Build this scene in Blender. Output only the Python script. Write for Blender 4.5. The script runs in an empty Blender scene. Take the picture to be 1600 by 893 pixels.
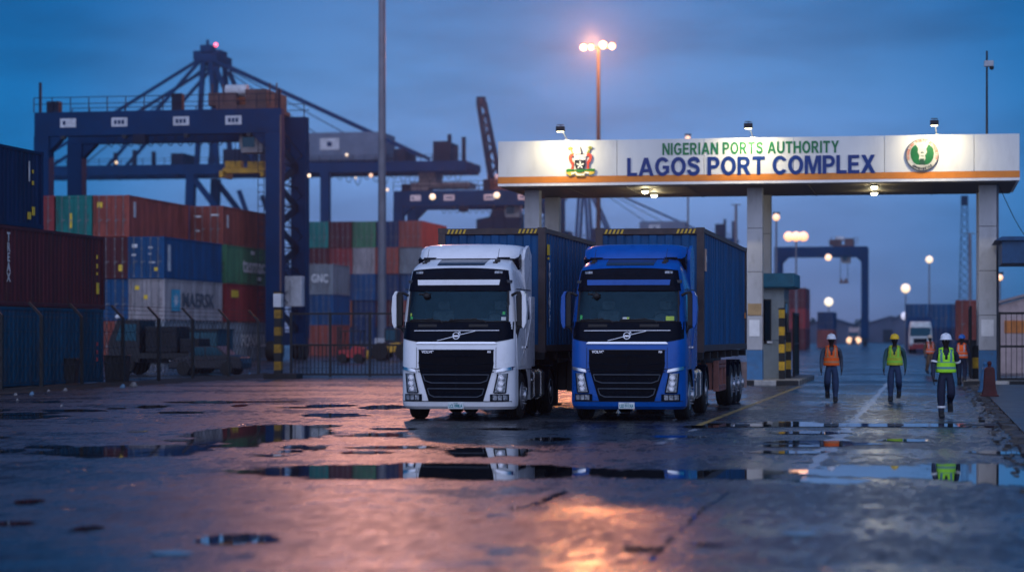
import bpy, bmesh, math, random
from mathutils import Vector, Matrix
R = math.radians
sc = bpy.context.scene
col = sc.collection
random.seed(7)

# ------------------------------------------------------------------ camera
H = 1.75                       # eye height
FPX = 3600.0                   # focal length in photo pixels (1600 px wide)
TH = R(10.3)                   # the road (+Y) runs off to the right of the view axis
SN, CS = math.sin(TH), math.cos(TH)
cam = bpy.data.cameras.new("camera")
cam.sensor_width = 36.0
cam.lens = 36.0 * FPX / 1600.0
cam.shift_y = 78.5 / 1600.0
cam.clip_start = 0.1
cam.clip_end = 6000
cam.dof.use_dof = True
cam.dof.focus_distance = 53.0
cam.dof.aperture_fstop = 0.92
cam.dof.aperture_blades = 0
camo = bpy.data.objects.new("camera", cam)
camo.location = (0, 0, H)
camo.rotation_euler = (R(90), 0, TH)
col.objects.link(camo)
sc.camera = camo

# ------------------------------------------------------------------ world: dusk sky
world = bpy.data.worlds.new("World")
sc.world = world
world.use_nodes = True
nt = world.node_tree
nt.nodes.clear()
def N(tree, typ, **kw):
    n = tree.nodes.new(typ)
    for k, v in kw.items():
        setattr(n, k, v)
    return n
def mathn(tree, op, a, b=None, clamp=False):
    n = N(tree, 'ShaderNodeMath', operation=op, use_clamp=clamp)
    for i, x in enumerate((a, b)):
        if x is None: continue
        if isinstance(x, (int, float)): n.inputs[i].default_value = x
        else: tree.links.new(x, n.inputs[i])
    return n.outputs[0]
def mixc(tree, fac, a, b, blend='MIX'):
    n = N(tree, 'ShaderNodeMix', data_type='RGBA', blend_type=blend)
    for s, x in ((0, fac), (6, a), (7, b)):
        if isinstance(x, (int, float)): n.inputs[s].default_value = x
        elif isinstance(x, tuple): n.inputs[s].default_value = (*x[:3], 1)
        else: tree.links.new(x, n.inputs[s])
    return n.outputs[2]
def ramp(tree, fac, stops, interp='LINEAR'):
    n = N(tree, 'ShaderNodeValToRGB')
    cr = n.color_ramp
    cr.interpolation = interp
    while len(cr.elements) < len(stops): cr.elements.new(0.5)
    for e, (p, c) in zip(cr.elements, stops):
        e.position = p
        e.color = (*c[:3], 1) if isinstance(c, tuple) else (c, c, c, 1)
    tree.links.new(fac, n.inputs[0])
    return n.outputs[0]
def maprange(tree, v, a, b, c, d, smooth=True):
    n = N(tree, 'ShaderNodeMapRange', interpolation_type='SMOOTHSTEP' if smooth else 'LINEAR')
    tree.links.new(v, n.inputs[0])
    for i, x in enumerate((a, b, c, d)): n.inputs[i + 1].default_value = x
    return n.outputs[0]

tc = N(nt, 'ShaderNodeTexCoord')
sep = N(nt, 'ShaderNodeSeparateXYZ')
nt.links.new(tc.outputs['Generated'], sep.inputs[0])
def dotdir(v):
    n = N(nt, 'ShaderNodeVectorMath', operation='DOT_PRODUCT')
    nt.links.new(tc.outputs['Generated'], n.inputs[0])
    n.inputs[1].default_value = Vector(v).normalized()
    return n.outputs['Value']
elev = sep.outputs[2]
SKY_RAMP = [(0.0, (0.245, 0.265, 0.48)), (0.03, (0.240, 0.370, 0.73)), (0.065, (0.215, 0.420, 0.88)),
            (0.11, (0.120, 0.320, 0.71)), (0.17, (0.050, 0.210, 0.53)), (0.45, (0.045, 0.15, 0.40)), (1.0, (0.07, 0.17, 0.42))]
base = ramp(nt, elev, SKY_RAMP)
# brightest towards the middle of the view, deeper blue to the sides
glow_dir = (-SN + CS * 0.02, CS + SN * 0.02, 0.05)
g = dotdir(glow_dir)
side = maprange(nt, g, 0.972, 0.9992, 0.0, 1.0)
base = mixc(nt, side, mixc(nt, 1.0, base, (0.03, 0.56, 0.72), 'MULTIPLY'), base)
# soft dusk cloud
mp = N(nt, 'ShaderNodeMapping')
mp.inputs['Scale'].default_value = (8, 8, 34)
nt.links.new(tc.outputs['Generated'], mp.inputs[0])
nz = N(nt, 'ShaderNodeTexNoise')
nz.inputs['Scale'].default_value = 1.0
nz.inputs['Detail'].default_value = 5
nz.inputs['Roughness'].default_value = 0.55
nt.links.new(mp.outputs[0], nz.inputs['Vector'])
cl = maprange(nt, nz.outputs['Fac'], 0.38, 0.70, 0.0, 1.0)
base = mixc(nt, cl, mixc(nt, 1.0, base, (1.06, 1.05, 1.03), 'MULTIPLY'), mixc(nt, 1.0, base, (0.80, 0.76, 0.75), 'MULTIPLY'))
# afterglow on the other side of the sky, behind the camera
b = dotdir((SN - 0.15, -CS, 0.32))
back = maprange(nt, b, 0.10, 0.95, 0.0, 1.0)
BACK = (0.96, 1.13, 1.72)
base = mixc(nt, back, base, BACK)
sky = N(nt, 'ShaderNodeTexSky', sky_type='NISHITA')
sky.sun_disc = False
sky.sun_elevation = R(1.0)
sky.sun_rotation = R(190)
sky.altitude = 0
skyc = mixc(nt, 1.0, sky.outputs[0], (0.003, 0.003, 0.003), 'MULTIPLY')
total = mixc(nt, 1.0, base, skyc, 'ADD')
bg = N(nt, 'ShaderNodeBackground')
bg.inputs['Strength'].default_value = 0.97
nt.links.new(total, bg.inputs['Color'])
wo = N(nt, 'ShaderNodeOutputWorld')
nt.links.new(bg.outputs[0], wo.inputs['Surface'])

# ------------------------------------------------------------------ render settings
sc.view_settings.view_transform = 'Standard'
sc.view_settings.look = 'None'
sc.view_settings.exposure = 0.0
sc.view_settings.gamma = 1.0
sc.render.engine = 'CYCLES'
cy = sc.cycles
cy.use_denoising = True
try: cy.denoiser = 'OPENIMAGEDENOISE'
except Exception: pass
cy.max_bounces = 6
cy.diffuse_bounces = 2
cy.glossy_bounces = 4
cy.transmission_bounces = 2
cy.volume_bounces = 0
cy.caustics_reflective = False
cy.caustics_refractive = False
cy.sample_clamp_indirect = 6.0
cy.sample_clamp_direct = 0.0
HAZE_DENSITY = 0.00045
HAZE_COLOR = (0.66, 0.76, 1.0)

# ------------------------------------------------------------------ measuring helpers
def P(px, d):
    """site x, y of something seen at photo column px, d metres away along the view axis"""
    lat = (px - 800) / FPX * d
    return (-SN * d + CS * lat, CS * d + SN * lat)
def PX(px, Y):
    t = (px - 800) / FPX
    d = Y / (CS + SN * t)
    return d * (-SN + CS * t)
def PY(px, X):
    t = (px - 800) / FPX
    d = X / (-SN + CS * t)
    return d * (CS + SN * t)
def ZH(py, d): return H + (525 - py) / FPX * d
def G(px, py): return P(px, H * FPX / (py - 525.0))

# ------------------------------------------------------------------ materials
def lin(r, g, b):
    f = lambda c: (c / 255 / 12.92) if c / 255 <= 0.04045 else ((c / 255 + 0.055) / 1.055) ** 2.4
    return (f(r), f(g), f(b))
MATS = {}
def M(name, colr, rough=0.5, metal=0.0, var=0.25, scale=2.0, stretch=(1, 1, 1), dirt=None, dirt_amt=0.0,
      bump=0.0, bscale=40.0, coat=0.0, spec=0.28, rvar=0.12):
    if name in MATS: return MATS[name]
    m = bpy.data.materials.new(name)
    m.use_nodes = True
    t = m.node_tree
    p = t.nodes['Principled BSDF']
    co = N(t, 'ShaderNodeTexCoord')
    mpn = N(t, 'ShaderNodeMapping')
    mpn.inputs['Scale'].default_value = stretch
    t.links.new(co.outputs['Object'], mpn.inputs[0])
    n1 = N(t, 'ShaderNodeTexNoise')
    n1.inputs['Scale'].default_value = scale
    n1.inputs['Detail'].default_value = 6
    n1.inputs['Roughness'].default_value = 0.6
    t.links.new(mpn.outputs[0], n1.inputs['Vector'])
    f = maprange(t, n1.outputs['Fac'], 0.3, 0.7, 0, 1)
    lo = tuple(c * (1 - var) for c in colr)
    hi = tuple(min(1, c * (1 + var * 0.6)) for c in colr)
    c = mixc(t, f, lo, hi)
    if dirt:
        n2 = N(t, 'ShaderNodeTexNoise')
        n2.inputs['Scale'].default_value = scale * 2.7
        n2.inputs['Detail'].default_value = 8
        n2.inputs['Roughness'].default_value = 0.7
        t.links.new(mpn.outputs[0], n2.inputs['Vector'])
        d = maprange(t, n2.outputs['Fac'], 0.50, 0.72, 0, dirt_amt)
        c = mixc(t, d, c, dirt)
    t.links.new(c, p.inputs['Base Color'])
    r = mathn(t, 'ADD', mathn(t, 'MULTIPLY', f, rvar), max(0.02, rough - rvar / 2))
    t.links.new(r, p.inputs['Roughness'])
    p.inputs['Metallic'].default_value = metal
    p.inputs['Specular IOR Level'].default_value = spec
    if coat:
        p.inputs['Coat Weight'].default_value = coat
        p.inputs['Coat Roughness'].default_value = 0.04
    if bump:
        n3 = N(t, 'ShaderNodeTexNoise')
        n3.inputs['Scale'].default_value = bscale
        n3.inputs['Detail'].default_value = 4
        t.links.new(co.outputs['Object'], n3.inputs['Vector'])
        bn = N(t, 'ShaderNodeBump')
        bn.inputs['Strength'].default_value = bump
        bn.inputs['Distance'].default_value = 0.02
        t.links.new(n3.outputs['Fac'], bn.inputs['Height'])
        t.links.new(bn.outputs[0], p.inputs['Normal'])
    MATS[name] = m
    return m
def EM(name, colr, strength, sample=False):
    if name in MATS: return MATS[name]
    m = bpy.data.materials.new(name)
    m.use_nodes = True
    t = m.node_tree
    p = t.nodes['Principled BSDF']
    p.inputs['Base Color'].default_value = (0.8, 0.8, 0.8, 1)
    p.inputs['Emission Color'].default_value = (*colr, 1)
    p.inputs['Emission Strength'].default_value = strength
    if not sample:
        try: m.cycles.emission_sampling = 'NONE'
        except Exception: pass
    MATS[name] = m
    return m

# ------------------------------------------------------------------ mesh builder
class MB:
    def __init__(s): s.v, s.f, s.mi = [], [], []
    def add(s, vs, fs, mi=0):
        o = len(s.v)
        s.v += [tuple(v) for v in vs]
        s.f += [tuple(i + o for i in f) for f in fs]
        s.mi += [mi] * len(fs)
        return s
    def box(s, x0, x1, y0, y1, z0, z1, mi=0):
        if x0 > x1: x0, x1 = x1, x0
        if y0 > y1: y0, y1 = y1, y0
        if z0 > z1: z0, z1 = z1, z0
        v = [(x0, y0, z0), (x1, y0, z0), (x1, y1, z0), (x0, y1, z0), (x0, y0, z1), (x1, y0, z1), (x1, y1, z1), (x0, y1, z1)]
        return s.add(v, [(0, 3, 2, 1), (4, 5, 6, 7), (0, 1, 5, 4), (1, 2, 6, 5), (2, 3, 7, 6), (3, 0, 4, 7)], mi)
    def beam(s, p0, p1, w, h, mi=0, up=(0, 0, 1)):
        p0, p1 = Vector(p0), Vector(p1)
        d = (p1 - p0).normalized()
        u = Vector(up)
        if abs(d.dot(u)) > 0.99: u = Vector((0, 1, 0))
        a = d.cross(u).normalized() * (w / 2)
        b = a.cross(d).normalized() * (h / 2)
        v = [p0 - a - b, p0 + a - b, p0 + a + b, p0 - a + b, p1 - a - b, p1 + a - b, p1 + a + b, p1 - a + b]
        return s.add(v, [(0, 3, 2, 1), (4, 5, 6, 7), (0, 1, 5, 4), (1, 2, 6, 5), (2, 3, 7, 6), (3, 0, 4, 7)], mi)
    def cyl(s, p0, p1, r0, r1=None, n=12, mi=0):
        p0, p1 = Vector(p0), Vector(p1)
        r1 = r0 if r1 is None else r1
        d = (p1 - p0).normalized()
        u = Vector((0, 0, 1)) if abs(d.z) < 0.9 else Vector((1, 0, 0))
        a = d.cross(u).normalized(); b = d.cross(a)
        v = []
        for p, r in ((p0, r0), (p1, r1)):
            v += [p + a * r * math.cos(2 * math.pi * i / n) + b * r * math.sin(2 * math.pi * i / n) for i in range(n)]
        f = [(i, (i + 1) % n, n + (i + 1) % n, n + i) for i in range(n)]
        f += [tuple(range(n))[::-1], tuple(range(n, 2 * n))]
        return s.add(v, f, mi)
    def tube(s, pts, r, n=8, mi=0):
        for a, b in zip(pts, pts[1:]): s.cyl(a, b, r, r, n, mi)
        return s
    def prism(s, poly, axis, a0, a1, mi=0):
        def m(p, a):
            return {'x': (a, p[0], p[1]), 'y': (p[0], a, p[1]), 'z': (p[0], p[1], a)}[axis]
        n = len(poly)
        v = [m(p, a0) for p in poly] + [m(p, a1) for p in poly]
        f = [(i, (i + 1) % n, n + (i + 1) % n, n + i) for i in range(n)] + [tuple(range(n))[::-1], tuple(range(n, 2 * n))]
        return s.add(v, f, mi)
    def lathe(s, prof, c, axis='x', n=28, mi=0):
        """prof: (radius, offset along axis)"""
        v = []
        for r, h in prof:
            for i in range(n):
                a = 2 * math.pi * i / n
                p = {'x': (h, r * math.cos(a), r * math.sin(a)), 'z': (r * math.cos(a), r * math.sin(a), h), 'y': (r * math.cos(a), h, r * math.sin(a))}[axis]
                v.append((c[0] + p[0], c[1] + p[1], c[2] + p[2]))
        f = []
        for k in range(len(prof) - 1):
            for i in range(n):
                f.append((k * n + i, k * n + (i + 1) % n, (k + 1) * n + (i + 1) % n, (k + 1) * n + i))
        f += [tuple(range(n))[::-1], tuple(range((len(prof) - 1) * n, len(prof) * n))]
        return s.add(v, f, mi)
    def sphere(s, c, r, n=12, mi=0, sz=1.0):
        prof = [(r * math.sin(math.pi * k / (n // 2)) + 1e-4, -r * sz * math.cos(math.pi * k / (n // 2))) for k in range(n // 2 + 1)]
        return s.lathe(prof, c, 'z', n, mi)
    def build(s, name, mats, parent=None, smooth=0, bevel=0, loc=None, rotz=0):
        me = bpy.data.meshes.new(name)
        me.from_pydata(s.v, [], s.f)
        if not isinstance(mats, (list, tuple)): mats = [mats]
        for m in mats: me.materials.append(m)
        me.polygons.foreach_set('material_index', s.mi)
        bm = bmesh.new(); bm.from_mesh(me)
        bmesh.ops.recalc_face_normals(bm, faces=bm.faces)
        bm.to_mesh(me); bm.free()
        if smooth:
            me.polygons.foreach_set('use_smooth', [True] * len(me.polygons))
            me.set_sharp_from_angle(angle=R(smooth))
        o = bpy.data.objects.new(name, me)
        col.objects.link(o)
        if parent: o.parent = parent
        if loc: o.location = loc
        if rotz: o.rotation_euler = (0, 0, rotz)
        if bevel:
            bv = o.modifiers.new('bevel', 'BEVEL')
            bv.width = bevel; bv.segments = 2; bv.limit_method = 'ANGLE'; bv.angle_limit = R(40)
        return o
def tag(o, label=None, cat=None, group=None, kind=None):
    if label: o['label'] = label
    if cat: o['category'] = cat
    if group: o['group'] = group
    if kind: o['kind'] = kind
    return o
def thing(name, label, cat, loc=(0, 0, 0), rotz=0, group=None):
    o = bpy.data.objects.new(name, None)
    o.empty_display_size = 0.3
    col.objects.link(o)
    o.location = loc if len(loc) == 3 else (*loc, 0)
    o.rotation_euler = (0, 0, rotz)
    return tag(o, label, cat, group)
def dup(root, loc, rotz, label, group=None):
    def cp(o, parent):
        c = o.copy(); col.objects.link(c)
        if parent: c.parent = parent
        for ch in list(o.children): cp(ch, c)
        return c
    r = cp(root, None)
    r.location = loc if len(loc) == 3 else (*loc, 0)
    r.rotation_euler = (0, 0, rotz)
    r['label'] = label
    if group: r['group'] = group
    return r
def text_obj(name, body, size, mat, parent, loc, facing='-y', extrude=0.01, bold=0.0, align='CENTER', width=None, rot_extra=None, stack=False):
    """letters as real flat-relief mesh; facing '-y' or '+x'"""
    cu = bpy.data.curves.new(name, 'FONT')
    cu.body = body
    cu.size = size
    cu.extrude = extrude
    cu.offset = bold
    cu.align_x = align
    cu.align_y = 'CENTER'
    cu.space_line = 0.8
    cu.resolution_u = 4
    tmp = bpy.data.objects.new(name, cu)
    col.objects.link(tmp)
    bpy.context.view_layer.update()
    dg = bpy.context.evaluated_depsgraph_get()
    me = bpy.data.meshes.new_from_object(tmp.evaluated_get(dg))
    bpy.data.objects.remove(tmp)
    bpy.data.curves.remove(cu)
    me.name = name
    if width and len(me.vertices):
        xs = [v.co.x for v in me.vertices]
        k = width / (max(xs) - min(xs)); mid = (max(xs) + min(xs)) / 2
        for v in me.vertices: v.co.x = (v.co.x - mid) * k
    if rot_extra is not None: me.transform(Matrix.Rotation(rot_extra, 4, 'Z'))
    me.transform(Matrix.Rotation(R(90), 4, 'X'))
    if facing == '+x': me.transform(Matrix.Rotation(R(90), 4, 'Z'))
    me.materials.clear()
    me.materials.append(mat)
    me.polygons.foreach_set('material_index', [0] * len(me.polygons))
    o = bpy.data.objects.new(name, me)
    col.objects.link(o)
    o.parent = parent
    o.location = loc
    return o

# heavy grotesque capitals for the sign, outlines in units of the cap height
def _arc(cx, cy, rx, ry, a0, a1, n=18): return [(cx + rx * math.cos(R(a0 + (a1 - a0) * k / n)), cy + ry * math.sin(R(a0 + (a1 - a0) * k / n))) for k in range(n + 1)]
def _stroke(pts, hw):
    P_ = [Vector(p) for p in pts]; C = []
    for i in range(len(P_) - 1):
        p0, p1, p2, p3 = P_[max(0, i - 1)], P_[i], P_[i + 1], P_[min(len(P_) - 1, i + 2)]
        for k in range(4):
            t = k / 4; C.append(.5 * ((2 * p1) + (p2 - p0) * t + (2 * p0 - 5 * p1 + 4 * p2 - p3) * t * t + (3 * p1 - p0 - 3 * p2 + p3) * t ** 3))
    C.append(P_[-1]); L, Q = [], []
    for i, c in enumerate(C):
        d = (C[min(len(C) - 1, i + 1)] - C[max(0, i - 1)]).normalized(); n_ = Vector((-d.y, d.x)) * hw
        L.append(tuple(c + n_)); Q.append(tuple(c - n_))
    return L + Q[::-1]
GLYPH = {
 'L': (.62, [[(0, 0), (.62, 0), (.62, .18), (.22, .18), (.22, 1), (0, 1)]]),
 'A': (.94, [[(0, 0), (.225, 0), (.30, .21), (.64, .21), (.715, 0), (.94, 0), (.59, 1), (.35, 1)], [(.36, .38), (.58, .38), (.47, .70)]]),
 'O': (.92, [_arc(.46, .5, .46, .52, 0, 350, 35), _arc(.46, .5, .235, .32, 0, 350, 35)]),
 'C': (.86, [_arc(.45, .5, .45, .52, 32, 328, 30) + _arc(.45, .5, .235, .325, 318, 42, 26)]),
 'G': (.90, [_arc(.46, .5, .46, .52, 36, 318, 28) + [(.87, .14), (.87, .55), (.48, .55), (.48, .38), (.66, .38), (.66, .26)] + _arc(.46, .5, .235, .325, 312, 44, 24)]),
 'S': (.78, [_stroke([(.68, .70), (.63, .83), (.50, .905), (.34, .90), (.19, .84), (.13, .72), (.20, .60), (.40, .525), (.60, .44), (.665, .29), (.59, .15), (.40, .09), (.22, .115), (.12, .20), (.09, .31)], .108)]),
 'P': (.74, [[(0, 0), (.22, 0), (.22, .36), (.42, .36)] + _arc(.42, .68, .32, .32, -90, 90, 14) + [(0, 1)], [(.22, .54), (.40, .54)] + _arc(.40, .68, .13, .14, -90, 90, 10) + [(.22, .82)]]),
 'R': (.82, [[(0, 0), (.22, 0), (.22, .39), (.33, .39), (.55, 0), (.82, 0), (.56, .42)] + _arc(.44, .70, .31, .30, -62, 90, 14) + [(0, 1)], [(.22, .56), (.41, .56)] + _arc(.41, .69, .125, .13, -90, 90, 10) + [(.22, .82)]]),
 'T': (.76, [[(0, 1), (0, .81), (.27, .81), (.27, 0), (.49, 0), (.49, .81), (.76, .81), (.76, 1)]]),
 'M': (1.0, [[(0, 0), (.20, 0), (.20, .70), (.40, 0), (.60, 0), (.80, .70), (.80, 0), (1, 0), (1, 1), (.69, 1), (.50, .34), (.31, 1), (0, 1)]]),
 'E': (.68, [[(0, 0), (.68, 0), (.68, .18), (.22, .18), (.22, .42), (.63, .42), (.63, .60), (.22, .60), (.22, .82), (.67, .82), (.67, 1), (0, 1)]]),
 'X': (.88, [[(0, 0), (.26, 0), (.44, .32), (.62, 0), (.88, 0), (.58, .51), (.86, 1), (.60, 1), (.44, .70), (.28, 1), (.02, 1), (.30, .51)]]),
 'N': (.84, [[(0, 0), (.21, 0), (.21, .65), (.60, 0), (.84, 0), (.84, 1), (.63, 1), (.63, .36), (.23, 1), (0, 1)]]),
 'I': (.22, [[(0, 0), (.22, 0), (.22, 1), (0, 1)]]),
 'U': (.84, [[(0, 1), (.22, 1), (.22, .36)] + _arc(.42, .36, .20, .18, 180, 360, 12) + [(.62, 1), (.84, 1), (.84, .36)] + _arc(.42, .36, .42, .38, 360, 180, 18)]),
 'H': (.84, [[(0, 0), (.22, 0), (.22, .42), (.62, .42), (.62, 0), (.84, 0), (.84, 1), (.62, 1), (.62, .60), (.22, .60), (.22, 1), (0, 1)]]),
 'Y': (.88, [[(.33, 0), (.55, 0), (.55, .42), (.88, 1), (.63, 1), (.44, .62), (.25, 1), (0, 1), (.33, .42)]]),
}
def block_text(name, body, cap, mat, parent, loc, extrude, width, gap=.10):
    cu = bpy.data.curves.new(name, 'CURVE'); cu.dimensions = '2D'; cu.fill_mode = 'BOTH'; cu.extrude = extrude
    x = 0; xmax = sum((GLYPH[c][0] + gap) if c != ' ' else .38 for c in body) - gap
    k = width / xmax
    for c in body:
        if c == ' ': x += .38; continue
        w, loops = GLYPH[c]
        for lp in loops:
            sp = cu.splines.new('POLY'); sp.points.add(len(lp) - 1); sp.use_cyclic_u = True
            for p, q in zip(sp.points, lp): p.co = ((x + q[0]) * k - width / 2, (q[1] - .5) * cap, 0, 1)
        x += w + gap
    tmp = bpy.data.objects.new(name, cu); col.objects.link(tmp); bpy.context.view_layer.update()
    me = bpy.data.meshes.new_from_object(tmp.evaluated_get(bpy.context.evaluated_depsgraph_get()))
    bpy.data.objects.remove(tmp); bpy.data.curves.remove(cu); me.name = name
    me.transform(Matrix.Rotation(R(90), 4, 'X')); me.materials.clear(); me.materials.append(mat)
    me.polygons.foreach_set('material_index', [0] * len(me.polygons))
    o = bpy.data.objects.new(name, me); col.objects.link(o); o.parent = parent; o.location = loc
    return o
# shared materials
STEEL_DK = M('dark_steel', (0.018, 0.019, 0.022), 0.5, 0.3, 0.3, 4)
RUBBER = M('rubber', (0.012, 0.012, 0.013), 0.75, 0, 0.3, 12, bump=0.1)
BLACK_PL = M('black_plastic', (0.0010, 0.0048, 0.0125), 0.28, 0, 0.2, 5, spec=0.035)
CHROME = M('chrome', (0.62, 0.63, 0.66), 0.18, 1.0, 0.05, 5)
GALV = M('galvanised', (0.30, 0.31, 0.33), 0.45, 0.5, 0.25, 3)
CONC = M('concrete', (0.27, 0.26, 0.25), 0.8, 0, 0.3, 1.5, dirt=(0.08, 0.075, 0.07), dirt_amt=0.6, bump=0.2)
WHITE_P = M('white_paint', (0.72, 0.72, 0.72), 0.4, 0, 0.1, 3)
YELLOW_P = M('yellow_paint', (0.62, 0.36, 0.02), 0.5, 0, 0.25, 6, dirt=(0.1, 0.08, 0.05), dirt_amt=0.6)
BLACK_P = M('black_paint', (0.015, 0.015, 0.016), 0.5, 0, 0.3, 5)
GLASS_DK = M('dark_glass', (0.0015, 0.013, 0.023), 0.04, 0, 0.2, 1, spec=0.55, rvar=0.02)
GLASS_DK.node_tree.nodes['Principled BSDF'].inputs['Specular Tint'].default_value = (0.22, 0.62, 0.85, 1)
def wind_glass():
    m = bpy.data.materials.new('windscreen_glass'); m.use_nodes = True
    t = m.node_tree; t.nodes.clear()
    tr = N(t, 'ShaderNodeBsdfTransparent'); tr.inputs['Color'].default_value = (.66, .82, .84, 1)
    gl = N(t, 'ShaderNodeBsdfGlossy'); gl.inputs['Color'].default_value = (.22, .62, .92, 1); gl.inputs['Roughness'].default_value = .03
    fr = N(t, 'ShaderNodeFresnel'); fr.inputs['IOR'].default_value = 1.42
    mx = N(t, 'ShaderNodeMixShader'); o = N(t, 'ShaderNodeOutputMaterial')
    t.links.new(fr.outputs[0], mx.inputs[0]); t.links.new(tr.outputs[0], mx.inputs[1]); t.links.new(gl.outputs[0], mx.inputs[2]); t.links.new(mx.outputs[0], o.inputs['Surface'])
    return m
WGLASS = wind_glass()
SEATM = M('seat_fabric', (.14, .15, .17), .85, 0, .3, 8)
INTM = M('cab_interior', (.050, .060, .075), .8, 0, .3, 4)
BULB_W = EM('bulb_warm', (1.0, 0.50, 0.18), 1.6)
BULB_C = EM('bulb_cream', (1.0, 0.70, 0.40), 1.5)
BULB_WHITE = EM('bulb_white', (1.0, 0.68, 0.38), 1.45)
RED_LAMP = EM('red_lamp', (1.0, 0.06, 0.10), 5.0)
# ================================================================== GROUND
def ground_mat():
    m = bpy.data.materials.new('wet_asphalt'); m.use_nodes = True
    t = m.node_tree; p = t.nodes['Principled BSDF']
    co = N(t, 'ShaderNodeTexCoord').outputs['Object']
    def noise(sc_, det, rough=0.6, stretch=None):
        src = co
        if stretch:
            mp_ = N(t, 'ShaderNodeMapping'); mp_.inputs['Scale'].default_value = stretch
            t.links.new(co, mp_.inputs[0]); src = mp_.outputs[0]
        n = N(t, 'ShaderNodeTexNoise'); n.inputs['Scale'].default_value = sc_
        n.inputs['Detail'].default_value = det; n.inputs['Roughness'].default_value = rough
        t.links.new(src, n.inputs['Vector']); return n.outputs['Fac']
    big = noise(0.22, 5, 0.62)
    mid = noise(1.3, 6, 0.7)
    wetv = mathn(t, 'ADD', mathn(t, 'MULTIPLY', big, 0.68), mathn(t, 'MULTIPLY', mid, 0.32))
    wetv = mathn(t, 'ADD', wetv, mathn(t, 'MULTIPLY', mathn(t, 'SUBTRACT', noise(4.0, 7, 0.80, (1, .30, 1)), 0.5), 0.62))
    wet = maprange(t, wetv, 0.46, 0.57, 0, 1)
    grain = noise(70, 3, 0.7)
    lump = noise(6.0, 5, 0.72, (1, .22, 1))
    lump2 = noise(19.0, 3, 0.7, (1, .22, 1))
    agg = N(t, 'ShaderNodeTexVoronoi'); agg.inputs['Scale'].default_value = 42
    t.links.new(co, agg.inputs['Vector'])
    stain = noise(0.6, 7, 0.7)
    speck = noise(34.0, 3, 0.75, (1, .16, 1))
    dry = mixc(t, maprange(t, stain, 0.35, 0.68, 0, 1), (0.018, 0.019, 0.024), (0.050, 0.050, 0.058))
    c = mixc(t, wet, dry, (0.010, 0.010, 0.013))
    # cracks
    ck = N(t, 'ShaderNodeTexVoronoi', feature='DISTANCE_TO_EDGE'); ck.inputs['Scale'].default_value = 0.16
    wp = N(t, 'ShaderNodeVectorMath', operation='ADD')
    nz_ = N(t, 'ShaderNodeTexNoise'); nz_.inputs['Scale'].default_value = 0.9; nz_.inputs['Detail'].default_value = 5
    t.links.new(co, nz_.inputs['Vector'])
    sc_ = N(t, 'ShaderNodeVectorMath', operation='SCALE'); sc_.inputs['Scale'].default_value = 2.2
    t.links.new(nz_.outputs['Color'], sc_.inputs[0])
    t.links.new(co, wp.inputs[0]); t.links.new(sc_.outputs[0], wp.inputs[1])
    t.links.new(wp.outputs[0], ck.inputs['Vector'])
    crack = maprange(t, ck.outputs['Distance'], 0.004, 0.014, 1, 0)
    c = mixc(t, maprange(t, speck, .5, .70, 0, .8), c, (.12, .12, .135))
    c = mixc(t, maprange(t, lump, .52, .66, 0, .75), c, (.006, .006, .008))
    c = mixc(t, mathn(t, 'MULTIPLY', crack, 0.8), c, (0.010, 0.010, 0.011))
    t.links.new(c, p.inputs['Base Color'])
    r = mathn(t, 'ADD', mathn(t, 'MULTIPLY', wet, -0.19), 0.36)
    r = mathn(t, 'ADD', r, mathn(t, 'MULTIPLY', mathn(t, 'SUBTRACT', speck, 0.5), 0.42))
    r = mathn(t, 'ADD', r, mathn(t, 'MULTIPLY', mathn(t, 'SUBTRACT', mid, 0.5), 0.22))
    r = mathn(t, 'ADD', r, mathn(t, 'MULTIPLY', mathn(t, 'SUBTRACT', lump, 0.5), 0.80))
    r = mathn(t, 'MAXIMUM', r, 0.17)
    t.links.new(r, p.inputs['Roughness'])
    p.inputs['Specular IOR Level'].default_value = 0.5
    hgt = mathn(t, 'ADD', mathn(t, 'MULTIPLY', grain, 0.15), mathn(t, 'MULTIPLY', agg.outputs['Distance'], 0.25))
    hgt = mathn(t, 'MULTIPLY', hgt, mathn(t, 'ADD', mathn(t, 'MULTIPLY', wet, -0.55), 1.0))
    hgt = mathn(t, 'ADD', hgt, mathn(t, 'MULTIPLY', noise(1.1, 1.5, 0.5), 3.4))
    hgt = mathn(t, 'ADD', hgt, mathn(t, 'MULTIPLY', noise(5.0, 1, 0.5, (1, .3, 1)), 0.35))
    hgt = mathn(t, 'ADD', hgt, mathn(t, 'MULTIPLY', lump2, 0.06))
    hgt = mathn(t, 'ADD', hgt, mathn(t, 'MULTIPLY', crack, -1.5))
    bn = N(t, 'ShaderNodeBump'); bn.inputs['Strength'].default_value = 0.8; bn.inputs['Distance'].default_value = 0.010
    t.links.new(hgt, bn.inputs['Height']); t.links.new(bn.outputs[0], p.inputs['Normal'])
    return m
GM = ground_mat()
g_ = MB()
g_.add([(-1150, -60, 0), (1150, -60, 0), (1150, 1450, 0), (-1150, 1450, 0)], [(0, 1, 2, 3)])
tag(g_.build('ground', GM), kind='structure')

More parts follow.
